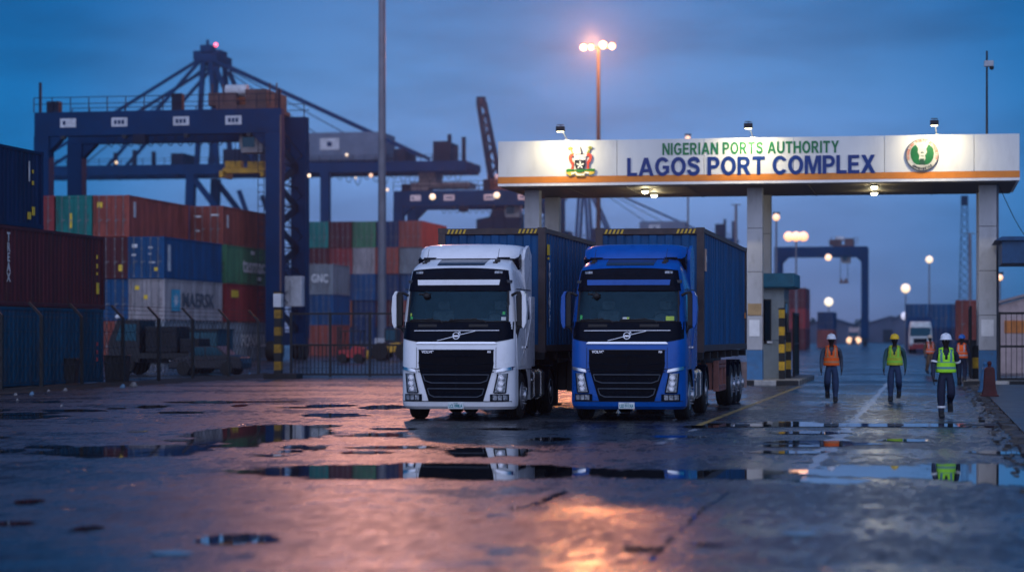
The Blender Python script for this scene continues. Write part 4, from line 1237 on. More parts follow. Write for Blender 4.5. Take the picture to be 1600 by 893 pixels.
    surf_tube(mb, [(-1.05, 2.055), (1.05, 2.055)], .010, .016, sub=20)
    mb.build('seal', BLACK_P, ws)
    mb = MB(); panel(mb, 2.695, lambda s: 3.175 - .05 * abs(2 * s - 1) ** 2.5, lambda t: -1.085 + .07 * t, lambda t: 1.085 - .07 * t, .045, 6, 26, back=.05); vz = mb.build('visor_panel', BLACK_PL, T, smooth=40)
    mb = MB(); panel(mb, 2.815, 2.925, lambda t: -.86 - .01 * t, lambda t: .86 + .02 * t, .060, 2, 20); mb.build('visor_stripe', paint, vz, smooth=40)
    mb = MB()
    for s in (-1, 1): panel(mb, 3.055, 3.105, s * .76 if s > 0 else -.92, s * .92 if s > 0 else -.76, .056, 2, 6)
    mb.build('marker_lamp', HLG, vz)
    mb = MB(); panel(mb, 3.235, 3.392, lambda t: -.50 - .02 * t, lambda t: .50 + .02 * t, .030, 5, 12); mb.build('roof_hatch', M('hatch_glass', (.03, .033, .045), .15, 0, .1, 2), T, smooth=40)
    # interior hints seen through / on the glass
    mb = MB(); mb.sphere((-.66, yfront(-.66, 2.58) - .035, 2.585), .085, 12, sz=.9); mb.cyl((-.84, yfront(-.84, 2.63) - .02, 2.63), (-.68, yfront(-.68, 2.63) - .03, 2.62), .02, n=6); mb.build('kerb_mirror', BLACK_P, T, smooth=50)
    for (xx, zz, w_, h_, mt) in stickers_:
        mb = MB(); panel(mb, zz, zz + h_, xx, xx + w_, .014, 1, 2); mb.build('sticker', mt, ws)
    # wipers
    for xa, xb in ((-.30, -.98), (.62, -.14)):
        mb = MB(); surf_tube(mb, [(xa, 2.03), (xa - .06, 2.085), (xb, 2.10)], .035, .011, sub=8); surf_tube(mb, [(xa - .20, 2.115), (xb - .02, 2.075)], .028, .014, sub=8); mb.build('wiper', BLACK_P, T)
    mb = MB()
    for xx in (-.62, .46): panel(mb, 1.945, 2.0, xx - .2, xx + .2, .020, 1, 6)
    mb.build('cowl_vent', BLACK_P, T)
    mb = MB(); surf_tube(mb, [(-.90, 1.862), (.90, 1.868)], .018, .012, sub=24); mb.build('chrome_strip', CHROME, T)
    mb = MB(); panel(mb, 1.595, 1.635, lambda t: -.86 + .05 * t, lambda t: .86 - .05 * t, .026, 1, 20); mb.build('chrome_strip', CHROME, T)
    # emblem: ring with arrow on a diagonal bar
    mb = MB(); surf_tube(mb, [(-.40, 1.655), (-.072, 1.735)], .020, .011); surf_tube(mb, [(.072, 1.777), (.40, 1.855)], .020, .011)
    cx, cz, rr_ = 0, 1.756, .068
    pts = [(cx + rr_ * math.cos(2 * math.pi * k / 20), cz + rr_ * math.sin(2 * math.pi * k / 20)) for k in range(21)]
    surf_tube(mb, pts, .022, .012, sub=1)
    mb.box(-.055, .055, yfront(0, 1.756) - .03, yfront(0, 1.756) - .012, 1.74, 1.772)
    surf_tube(mb, [(.045, 1.80), (.082, 1.838), (.082, 1.80)], .022, .009, sub=1); surf_tube(mb, [(.082, 1.838), (.044, 1.838)], .022, .009, sub=1)
    mb.build('emblem', CHROME, T)
    # grille
    mb = MB(); panel(mb, .405, 1.47, lambda t: -.575 - .215 * min(1, t * 1.5), lambda t: .575 + .215 * min(1, t * 1.5), .014, 10, 20); gr = mb.build('grille', DKP, T, smooth=40)
    mb = MB()
    for z in (1.335, 1.36): surf_tube(mb, [(-.45, z), (.45, z)], .018, .008)
    for z in (1.20, 1.08, 1.02): surf_tube(mb, [(-.80, z), (-.42, z - .03), (.42, z - .03), (.80, z)], .018, .010)
    for zb in (.80, .505):
        for k in range(4): surf_tube(mb, [(-.52, zb + .03 * k), (.52, zb + .03 * k)], .016, .007, sub=10)
    surf_tube(mb, [(0, .50), (0, 1.37)], .016, .009, sub=12)
    mb.build('grille_slats', BLACK_PL, gr)
    mb = MB()
    surf_tube(mb, [(-.70, .955), (.70, .955), (.66, .835), (.52, .785), (-.52, .785), (-.66, .835), (-.70, .955)], .022, .011)
    surf_tube(mb, [(-.60, .665), (.60, .665), (.56, .545), (.46, .495), (-.46, .495), (-.56, .545), (-.60, .665)], .022, .011)
    surf_tube(mb, [(-.80, 1.47), (.80, 1.47)], .018, .010, sub=12)
    mb.build('grille_trim', FRM, gr)
    text_obj('grille_lettering', 'VOLVO', .075, CHROME, gr, (-.60, yfront(-.6, 1.43) - .018, 1.425), '-y', .002, .002, width=.26)
    text_obj('grille_lettering', 'FH', .06, CHROME, gr, (.70, yfront(.7, 1.43) - .018, 1.425), '-y', .002, .002)
    # head lights, chrome brows, fog lamps
    for s in (-1, 1):
        mb = MB()
        a_ = lambda t, s=s: s * (1.075 - .03 * (1 - t)); b_ = lambda t, s=s: s * (.80 + .085 * t)
        lo, hi = (a_, b_) if s < 0 else (b_, a_)
        panel(mb, .585, .985, lo, hi, .022, 6, 8, back=.02); hl = mb.build('headlight', HLG, T, smooth=30)
        mb = MB()
        for (xx, zz, r_) in ((.95, .90, .055), (.95, .78, .055), (.93, .67, .05)):
            yy = yfront(xx, zz) - .030; mb.lathe([(r_, .0), (r_, -.012), (r_ * .8, -.012), (r_ * .6, .002), (.005, .008)], (s * xx, yy, zz), 'y', 14)
        mb.build('lamp', CHROME, hl, smooth=40)
        mb = MB(); surf_tube(mb, [(s * 1.075, .985), (s * 1.04, .585), (s * .80, .585), (s * .885, .985)], .022, .014); mb.build('lamp_frame', BLACK_PL, hl)
        mb = MB()
        a_ = lambda t, s=s: s * 1.17; b_ = lambda t, s=s: s * (.84 + .02 * t)
        lo, hi = (a_, b_) if s < 0 else (b_, a_)
        f0 = lambda q, s=s: 1.000 + .06 * (q if s > 0 else 1 - q)
        panel(mb, f0, lambda q: f0(q) + .065, lo, hi, .045, 2, 10, back=.04); mb.build('headlight_brow', CHROME if s < 2 else CHROME, T, smooth=40)
        mb = MB(); lo, hi = (-1.10, -.72) if s < 0 else (.72, 1.10)
        panel(mb, .415, .555, lo, hi, .018, 2, 10, back=.02); fg = mb.build('fog_lamp', BLACK_PL, T, smooth=40)
        mb = MB()
        for k in range(3):
            xx = .78 + k * .105; panel(mb, .435, .535, s * xx if s > 0 else -xx - .085, s * xx + .085 if s > 0 else -xx, .024, 1, 3)
        mb.build('lens', HLG, fg)
    # shut lines
    for s in (-1, 1):
        mb = MB(); surf_tube(mb, [(s * .80, 1.075), (s * 1.0, 1.085), (s * 1.19, 1.12)], .004, .008, sub=8); surf_tube(mb, [(s * .84, 1.52), (s * .84, 1.10)], .003, .005, sub=6); mb.build('shut_line', BLACK_P, T)
    # bumper split line and plate
    mb = MB(); surf_tube(mb, [(-1.15, .405), (1.15, .405)], .006, .008, sub=24); mb.build('bumper_gap', BLACK_P, T)
    pl = MB(); yy = yfront(0, .33); pl.box(-.165, .165, yy - .03, yy + .02, .252, .382); p_ = pl.build('number_plate', PLATE, T, bevel=.004)
    text_obj('plate_lettering', plate, .095, PLT_T, p_, (0, yy - .032, .305), '-y', .002, .003, width=.29)
    text_obj('plate_lettering', 'LAGOS', .03, PLT_T, p_, (0, yy - .032, .362), '-y', .001, .001)
    # antennas
    for xx in (-.80, .72):
        mb = MB(); z = 3.33; y = yfront(xx, z); mb.box(xx - .05, xx + .05, y - .10, y + .02, z - .03, z + .03); mb.cyl((xx, y - .05, z), (xx + .03, y + .0, z + .26), .007, .004, 6)
        mb.box(xx - .06, xx + .03, y - .25, y - .14, z - .06, z - .02); mb.build('antenna', BLACK_P, T)
    # doors, side windows, mirrors
    for s in (-1, 1):
        wS = lambda z: interp(WZ, z)
        def sidep(poly, t0, t1):
            mb = MB(); n = len(poly)
            v = [(s * (wS(z) + t0), y, z) for y, z in poly] + [(s * (wS(z) + t1), y, z) for y, z in poly]
            mb.add(v, [(i, (i + 1) % n, n + (i + 1) % n, n + i) for i in range(n)] + [tuple(range(n)), tuple(range(n, 2 * n))]); return mb
        dr = sidep([(.50, 1.12), (.44, 1.6), (.46, 2.05), (.60, 2.66), (1.50, 2.70), (1.56, 2.05), (1.56, 1.12)], -.01, .010).build('door', paint, T, bevel=.004)
        sidep([(.50, 2.0), (.62, 2.60), (1.42, 2.62), (1.46, 2.12), (1.0, 2.06), (.72, 1.90), (.52, 1.90)], -.002, .016).build('window', GLASS_DK, dr)
        sidep([(.46, 1.70), (.44, 2.06), (.66, 2.06), (.90, 1.98), (.74, 1.86)], -.002, .014).build('window_sweep', BLACK_PL, dr)
        mb = MB(); xx = s * (wS(1.5) + .012); mb.box(xx, xx + s * .035, 1.32, 1.50, 1.50, 1.54); mb.build('door_handle', CHROME, dr)
        mb = MB(); xo = s * 1.205
        mb.beam((xo, .52, 1.10), (xo, 1.62, 1.55), .012, .035); mb.beam((xo, 1.62, 1.55), (xo, 2.2, 2.15), .012, .03); mb.build('side_crease', paint, T)
        sidep([(1.66, 2.08), (1.70, 2.55), (2.05, 2.52), (2.05, 2.12)], -.002, .010).build('sleeper_window', GLASS_DK, T, bevel=.004)
        mb = MB(); mb.beam((s * 1.182, .55, 2.735), (s * 1.182, 2.26, 2.735), .012, .02); mb.build('drip_rail', BLACK_P, T)
        mb = MB(); mx = s * 1.36
        mb.prism([(s * 1.335, 1.95), (s * 1.375, 1.90), (s * 1.425, 2.02), (s * 1.44, 2.30), (s * 1.42, 2.58), (s * 1.36, 2.69), (s * 1.30, 2.69), (s * 1.335, 2.60)], 'y', .30, .50); mr = mb.build('mirror', paint, T, bevel=.015)
        mb = MB(); mb.tube([(s * 1.10, .44, 2.60), (s * 1.20, .42, 2.655), (s * 1.31, .40, 2.655)], .030, 8); mb.tube([(s * 1.17, .46, 1.80), (s * 1.24, .42, 1.93), (s * 1.34, .40, 1.97)], .035, 8); mb.box(s * 1.225, s * 1.332, .36, .49, 1.97, 2.64); mb.build('mirror_arm', BLACK_P, mr, bevel=.008)
        mb = MB(); mb.box(s * 1.24, s * 1.41, .503, .51, 2.02, 2.57); mb.build('mirror_glass', GLASS_DK, mr)
        # front wheel arch and step
        mb = MB()
        pts = []
        for k in range(13):
            a = math.pi * k / 12; pts.append((1.22 - .60 * math.cos(a), .50 + .60 * math.sin(a)))
        out = [(1.22 + (y - 1.22) * 1.12, .50 + (z - .50) * 1.12) for y, z in pts]
        mb.prism(pts + out[::-1], 'x', s * .70, s * 1.195); mb.build('wheel_arch', BLACK_PL, T, smooth=30)
        mb = MB(); mb.prism([(.60, 1.06), (.66, .42), (.50, .42), (.30, .60), (.30, 1.06)], 'x', s * 1.155, s * 1.19); mb.build('wing_panel', paint, T, bevel=.01)
        wheel(T, s * 1.03, 1.22, .50, .30, s)
        wheel(T, s * 1.02, 5.05, .50, .28, s, dual=True)
        # fuel tank with straps
        mb = MB(); mb.prism([(s * .62, .40), (s * 1.10, .38), (s * 1.17, .45), (s * 1.17, .94), (s * 1.10, 1.02), (s * .62, 1.02)], 'y', 2.35, 4.15); tk = mb.build('fuel_tank', M('tank_metal', (.085, .08, .085), .32, .7, .3, 4), T, bevel=.02)
        for y in (2.75, 3.65):
            mb = MB(); mb.prism([(s * .60, .39), (s * 1.105, .37), (s * 1.18, .45), (s * 1.18, .945), (s * 1.105, 1.03), (s * .60, 1.03)], 'y', y, y + .06); mb.build('strap', CHROME if s > 0 else GALV, tk)
        mb = MB(); mb.cyl((s * 1.165, 2.5, .80), (s * 1.20, 2.5, .80), .05, n=14); mb.build('filler_cap', CHROME, tk)
        # rear mudguard
        mb = MB(); pts = []
        for k in range(11):
            a = math.pi * (.02 + .96 * k / 10); pts.append((5.05 - .60 * math.cos(a), .50 + .58 * math.sin(a)))
        out = [(5.05 + (y - 5.05) * 1.04, .50 + (z - .50) * 1.05) for y, z in pts]
        mb.prism(pts + out[::-1], 'x', s * .52, s * 1.18); mb.build('mudguard', BLACK_PL, T, smooth=30)
        mb = MB(); mb.cyl((s * .9, 2.55, 1.42), (s * 1.12, 2.55, 1.42), .055, n=12); mb.build('air_filter_cap', CHROME, T)
    # chassis
    mb = MB()
    for s in (-1, 1): mb.box(s * .36, s * .44, .7, 6.2, .72, 1.02)
    mb.box(-.9, .9, 1.14, 1.30, .44, .56); mb.box(-.8, .8, 4.97, 5.13, .44, .56); mb.box(-1.0, 1.0, 2.30, 2.55, 1.02, 2.5)
    mb.box(-.5, .5, 1.4, 2.2, .35, 1.0); mb.box(-.45, .45, 4.4, 5.7, 1.03, 1.12)
    mb.prism([(-.50, 4.5), (.50, 4.5), (.50, 5.5), (.15, 5.75), (-.15, 5.75), (-.50, 5.5)], 'z', 1.122, 1.17)
    mb.build('chassis', STEEL_DK, T)
    return T, x0, y0
def trailer(x0, y0, label, box_col):
    t = thing('semi_trailer', label, 'trailer', (x0, y0, 0), 0, 'skeletal trailers behind the trucks')
    mb = MB()
    for s in (-1, 1): mb.box(s * .42, s * .52, 3.9, 16.1, 1.19, 1.36)
    for y in (3.95, 5.6, 7.5, 9.5, 11.4, 13.4, 15.9): mb.box(-1.2, 1.2, y, y + .16, 1.23, 1.385)
    for s in (-1, 1): mb.box(s * .42, s * .52, 7.2, 16.0, .88, 1.19)
    for y in (11.3, 12.65, 14.0): mb.box(-.95, .95, y - .07, y + .07, .44, .56)
    mb.build('chassis', STEEL_DK, t)
    for y in (11.3, 12.65, 14.0):
        for s in (-1, 1): wheel(t, s * 1.03, y, .52, .36, s)
    for s in (-1, 1):
        mb = MB(); mb.box(s * .80, s * .90, 7.6, 7.72, .15, 1.18); mb.box(s * .72, s * .98, 7.5, 7.82, .10, .15); mb.build('landing_leg', STEEL_DK, t)
        mb = MB()
        X0, X1 = s * 1.02, s * 1.16
        for y in (8.3, 9.25, 10.2): mb.box(X0, X1, y, y + .10, .42, 1.16)
        for z in (.42, .50, .98, 1.08): mb.box(X0, X1 - s * .004, 8.40, 10.2, z, z + .07)
        mb.box(s * .60, s * 1.0, 8.35, 10.25, .45, 1.1); mb.build('side_rack', box_col, t, bevel=.008)
        mb = MB()
        for y in (11.3, 12.65, 14.0):
            pts = [(y - .62 * math.cos(math.pi * k / 8), .52 + .60 * math.sin(math.pi * k / 8)) for k in range(1, 8)]
            mb.prism(pts + [(a_, b_ + .02) for a_, b_ in pts[::-1]], 'x', s * .84, s * 1.20)
        mb.build('mudguard', BLACK_PL, t, smooth=30)
        mb = MB(); mb.box(s * .80, s * 1.24, 15.85, 15.90, .35, 1.05); mb.build('mud_flap', M('pale_flap', (.38, .27, .25), .6, 0, .3, 3), t)
    mb = MB(); mb.box(-1.2, 1.2, 16.02, 16.15, .45, .60); mb.build('rear_bumper', STEEL_DK, t)
    return t
PAINT_W = M('truck_white', (.80, .80, .82), .30, 0, .05, 1.5, coat=.4, dirt=(.42, .40, .38), dirt_amt=.18)
PAINT_B = M('truck_blue', (.0, .082, .37), .30, 0, .10, 1.5, coat=.25, dirt=(.004, .03, .18), dirt_amt=.3, spec=.15)
STK_G = M('sticker_green', (.05, .45, .12), .4); STK_Y = M('sticker_lime', (.42, .55, .06), .4); STK_W = M('sticker_white', (.6, .62, .6), .4)
T1, tx1, ty1 = make_truck(712, 47.7, PAINT_W, 'white semi truck with black grille and roof deflector, left of the blue one', 'LCL 098LA', [(.93, 2.08, .09, .07, STK_W), (.95, 2.20, .05, .06, STK_G), (-1.0, 2.09, .05, .07, STK_G), (-1.01, 2.17, .04, .06, STK_Y)])
T2, tx2, ty2 = make_truck(979, 47.7, PAINT_B, 'royal blue semi truck with black grille, parked right of the white one', 'LSD 911XA', [(.80, 2.075, .17, .09, STK_Y), (-.10, 2.095, .13, .05, STK_W), (-.01, 2.10, .05, .05, STK_Y), (-1.0, 2.09, .05, .10, STK_G)])
trailer(tx1, ty1, 'dark skeletal trailer coupled behind the white truck', M('rack_dark', (.05, .045, .045), .5))
trailer(tx2, ty2, 'dark skeletal trailer with reddish side rack coupled behind the blue truck', M('rack_red', (.24, .10, .085), .55, 0, .3, 3))
HAZ = M('hazard_yellow', (.60, .38, .04), .5, 0, .2, 6)
RUSTFR = M('container_frame_dark', (.055, .042, .045), .55, 0, .4, 1.5, dirt=(.12, .06, .03), dirt_amt=.5)
def truck_container(x0, y0, label, side_text):
    t = thing('shipping_container', label, 'container', (x0, y0 + 3.95, 1.392), 0, 'blue containers on the two trailers')
    bb, ff = container_meshes(CL, 2.78, 0.44, 'wall', 0.065)
    bb.build('side_panel', CM['truckblue'], t)
    ff.build('frame', RUSTFR, t)
    w = CW / 2; hh = 2.78
    for s in (-1, 1):
        mb = MB()
        x0_ = -w + .20 if s < 0 else w - .20 - .42
        for k in range(5):
            xa = x0_ + k * .09
            mb.add([(xa, -.003, hh - .125), (xa + .045, -.003, hh - .125), (xa + .085, -.003, hh - .03), (xa + .04, -.003, hh - .03)], [(0, 1, 2, 3)])
            mb.add([(xa, .004, hh - .125), (xa + .045, .004, hh - .125), (xa + .085, .004, hh - .03), (xa + .04, .004, hh - .03)], [(0, 3, 2, 1)])
        mb.build('hazard_stripe', HAZ, t)
    for s in (-1, 1):
        d = MB(); d.box(s * .015, s * (w - .17), CL - .025, CL + .02, .18, hh - .15); dd = d.build('door', CM['truckblue'], t)
        r = MB()
        for x in (.3, .82): r.cyl((s * x, CL + .045, .06), (s * x, CL + .045, hh - .04), .02, n=6)
        r.build('lock_rod', RODM, dd)
    if side_text:
        mb = MB(); mb.box(w - .02, w + .006, .40, .62, 2.18, 2.42); mb.box(w - .02, w + .006, .44, .58, 2.08, 2.13); mb.build('sticker', LET_Y, t)
        text_obj('lettering', '\n'.join('PHLANCY'), .26, LET_W, t, (w + .010, .55, 1.28), '+x', .003, .008)
    else:
        mb = MB(); mb.box(w - .02, w + .006, .40, .66, 1.82, 2.32); mb.build('sticker', M('sticker_tan', (.55, .36, .28), .5), t)
        mb = MB(); mb.box(w - .02, w + .007, 11.6, 11.75, .85, 1.0); mb.build('sticker', M('sticker_orange', (.6, .2, .05), .5), t)
        text_obj('lettering', '45', .2, LET_W, t, (w + .010, .53, 2.08), '+x', .003, .006)
    return t
truck_container(tx1, ty1, 'blue corrugated container with white upright letters behind the white truck', True)
truck_container(tx2, ty2, 'blue corrugated container with a small pinkish sticker behind the blue truck', False)
# ================================================================== CRANES, MASTS, FENCE
CRB = M('crane_blue', (0.0006, 0.027, 0.088), 0.55, 0, 0.2, .4, dirt=(.02, .015, .03), dirt_amt=.3, spec=.08)
CRD = M('crane_dark', (0.006, 0.009, 0.024), 0.55, 0, 0.3, .6, spec=.15)
CRY = M('crane_yellow', (0.62, 0.33, 0.03), 0.5, 0, 0.3, 1, dirt=(.10, .07, .04), dirt_amt=.5)
CRW = M('crane_white', (0.55, 0.55, 0.57), 0.5, 0, 0.2, 1, dirt=(.2, .18, .17), dirt_amt=.4)
HOUSE = M('machine_house', (0.12, 0.15, 0.21), 0.5, 0, 0.2, .6)
def rtg(pxl, d, W, Htop, label, Wb=6.4, detail=True, trolley=.83, spread=.8, drop=4.2, hook_px=None):
    x0, y0 = P(pxl, d)
    t = thing('gantry_crane', label, 'gantry crane', (x0, y0, 0), 0, 'rubber tyred gantry cranes in the yard')
    bh = 1.75; lw = 1.15
    for y in (0, Wb):
        mb = MB(); mb.box(0, W, y - .45, y + .45, Htop - bh, Htop); 
        for xx, s in ((lw, 1), (W - lw, -1)): mb.prism([(xx, Htop - bh), (xx + s * 1.1, Htop - bh), (xx, Htop - bh - 1.1)], 'y', y - .38, y + .38)
        b = mb.build('main_beam', CRB, t, bevel=.03)
        if detail:
            mb = MB(); 
            for k in range(int(W / 1.4) + 1):
                xx = min(W - .05, k * 1.4); yy = y - .5 if y == 0 else y + .5
                mb.box(xx - .03, xx + .03, yy - .03, yy + .03, Htop, Htop + 1.05)
            for z in (.55, 1.02): mb.box(0, W, (y - .52 if y == 0 else y + .48), (y - .48 if y == 0 else y + .52), Htop + z, Htop + z + .05)
            mb.build('railing', CRD, b)
            if y == 0:
                for fx in (.14, .35, .60, .81):
                    mb = MB(); mb.box(W * fx - .6, W * fx + .6, y - .47, y - .452, Htop - 1.12, Htop - .48); p_ = mb.build('name_panel', CRW, b)
                    mb = MB(); 
                    for q in range(3 if fx > .2 else 1): mb.box(W * fx - .4 + q * .28, W * fx - .2 + q * .28, y - .48, y - .4705, Htop - .95, Htop - .65)
                    mb.build('marking', CRB, p_)
    for y in (0, Wb):
        for xx, hw in ((0, lw), (W - lw, lw)):
            mb = MB(); mb.box(xx, xx + hw, y - .55, y + .55, 1.6, Htop - bh)
            lg = mb.build('leg', CRB, t, bevel=.03)
            if detail and xx > 0:
                mb = MB()
                for k in range(30): mb.box(xx - .5, xx - .1, y - .62, y - .58, 2 + k * .5, 2.05 + k * .5)
                for q in (-.52, -.08): mb.box(xx + q - .02, xx + q + .02, y - .62, y - .56, 1.8, Htop - bh - .5)
                mb.build('ladder', CRD, lg)
    for xx in (.57, W - .57):
        mb = MB(); mb.box(xx - .5, xx + .5, -.6, Wb + .6, 1.1, 2.0); mb.build('sill_beam', CRB, t)
        for y in (-.1, Wb + .1):
            mb = MB(); 
            for yy in (y - .75, y + .75): mb.lathe([(.2, -.3), (.68, -.3), (.72, -.2), (.72, .2), (.68, .3), (.2, .3)], (xx, yy, .72), 'x', 18)
            mb.box(xx - .25, xx + .25, y - .9, y + .9, .72, 1.1); mb.build('wheel', RUBBER, t, smooth=35)
    tx = W * trolley
    mb = MB(); mb.box(tx - 1.9, tx + 1.9, .2, Wb - .2, Htop + .02, Htop + .35); mb.box(tx - 2.6, tx - .5, .6, Wb - .6, Htop + .35, Htop + 1.3); mb.box(tx + .2, tx + 1.8, .5, Wb - .8, Htop + .35, Htop + 1.5)
    for q in (-2.2, -1.4, 2.1, 2.6): mb.box(tx + q - .05, tx + q + .05, .3, .4, Htop + .3, Htop + 1.9)
    tr = mb.build('trolley', M('trolley_brown', (.10, .05, .045), .6, 0, .4, 1), t, bevel=.03)
    mb = MB(); mb.cyl((tx - 1.5, 1.5, Htop + 1.5), (tx + .1, 1.5, Htop + 1.5), .45, n=14); mb.build('winch_drum', CRW, tr, smooth=40)
    cx_ = tx + .4
    mb = MB(); mb.prism([(cx_ - .7, Htop - 3.0), (cx_ + .9, Htop - 3.0), (cx_ + .9, Htop - 1.2), (cx_ - .7, Htop - 1.2), (cx_ - .9, Htop - 2.2)], 'y', 1.2, 2.8); cb = mb.build('operator_cab', M('cab_grey', (.34, .31, .31), .5, 0, .3, 1), t, bevel=.03)
    mb = MB(); mb.box(cx_ - .6, cx_ + .3, 1.16, 1.198, Htop - 2.6, Htop - 1.6); mb.build('window', GLASS_DK, cb)
    if detail:
        mb = MB()
        for k in range(9):
            z0_ = 2.2 + k * 1.5; ya, yb = (.6, Wb - .6) if k % 2 else (Wb - .6, .6)
            mb.beam((W - .6, ya, z0_), (W - .6, yb, z0_ + 1.5), .55, .10, up=(1, 0, 0)); mb.beam((W - .25, ya, z0_ + .9), (W - .25, yb, z0_ + 2.4), .05, .05, up=(1, 0, 0))
            mb.beam((W - .6, .5, z0_), (W - .6, Wb - .5, z0_), .12, .10)
        mb.build('staircase', CRD, t)
        mb = MB()
        for k in range(12):
            xa = W * .30 + k * W * .040; P_ = [(xa + W * .040 * q / 6, -.62, Htop - bh - .10 - .75 * math.sin(math.pi * q / 6)) for q in range(7)]
            mb.tube(P_, .035, 5)
        mb.build('festoon_cable', CRD, t)
        for bx in ((.42, .47, -1.3, -.5, -bh - .7, -bh - .02), (.05, .10, -.4, .3, .002, .8), (.56, .60, -.4, .3, .002, 1.2)):
            mb = MB(); mb.box(W * bx[0], W * bx[1], bx[2], bx[3], Htop + bx[4], Htop + bx[5]); mb.build('control_box', CRD, t)
        for k in range(4):
            mb = MB(); mb.box(W * (.12 + .25 * k), W * (.12 + .25 * k) + .3, -.95, -.5, Htop - bh - .25, Htop - bh - .02); mb.build('floodlight', BLACK_P, t)
    sx = W * spread; zz = Htop - drop
    mb = MB()
    for dx in (-.7, .7):
        for dy in (Wb / 2 - .5, Wb / 2 + .5): mb.cyl((sx + dx * .9, dy, Htop), (sx + dx, dy, zz + .5), .03, n=5)
    mb.build('hoist_rope', CRD, t)
    mb = MB(); mb.box(sx - 1.7 * (1 if detail else .5), sx + 1.7 * (1 if detail else .5), Wb / 2 - .35, Wb / 2 + .35, zz - .15, zz + .25)
    for q in ((-1, 1) if detail else ()): mb.box(sx + q * 1.55 - .15, sx + q * 1.55 + .15, Wb / 2 - 1.2, Wb / 2 + 1.2, zz - .5, zz + .0)
    mb.box(sx - (1.5 if detail else .6), sx - .3, Wb / 2 - .4, Wb / 2 + .4, zz + .25, zz + .75); mb.box(sx + .2, sx + (1.4 if detail else .6), Wb / 2 - .4, Wb / 2 + .4, zz + .25, zz + .7)
    mb.build('spreader', CRY if detail else M('spreader_rust', (.16, .07, .04), .6), t, bevel=.03)
    return t
def lamp_ball(parent, loc, r, mat, name='lamp'):
    mb = MB(); mb.sphere((0, 0, 0), r, 12); o = mb.build(name, mat, parent, smooth=60, loc=loc); return o
# near rubber tyred gantry straddling the middle block
dR = 168
t = rtg(57, dR, 18.6, 18.0, 'dark blue gantry crane with white panels straddling the middle container block', 6.6)
mb = MB(); mb.box(17.9, 19.4, 2.1, 2.9, 3.9, 6.1); k = mb.build('electrical_box', CRW, t, bevel=.05); mb = MB(); mb.box(18.5, 18.56, 2.07, 2.10, 4.2, 5.8); mb.build('seam', GALV, k)
mb = MB(); mb.box(.3, .45, -.3, -.1, 18, 20.2); mb.build('mast', CRD, t); mb = MB(); mb.box(18.3, 18.5, -.3, -.1, 18, 19.4); mb.build('mast', CRD, t)
mb = MB(); mb.box(18.55, 18.62, -.60, -.50, 2, 17.5); mb.build('cable_tray', M('tray_brown', (.20, .11, .08), .6), t)
lamp_ball(t, (19.0, 5.6, 13.6), .14, EM('bulb_dim_cream', (1., .7, .4), 1.8), 'work_light')
# second, farther on behind the far block
t = rtg(616, 262, 18.5, 18.2, 'dark gantry crane with yellow spreader behind the far block and the white truck', 7, True, .70, .62, 5.0)
lamp_ball(t, (4.6, -.7, 17.5), .36, BULB_C, 'work_light'); lamp_ball(t, (12.0, -.7, 17.6), .36, BULB_C, 'work_light')
t = rtg(1210, 425, 17.0, 18.2, 'distant hazy gantry crane framed by the gateway', 7, False, .74, .74, 6.5)
lamp_ball(t, (9.9, -1, 16.2), .60, EM('bulb_gate', (1., .55, .25), 2.2), 'work_light')
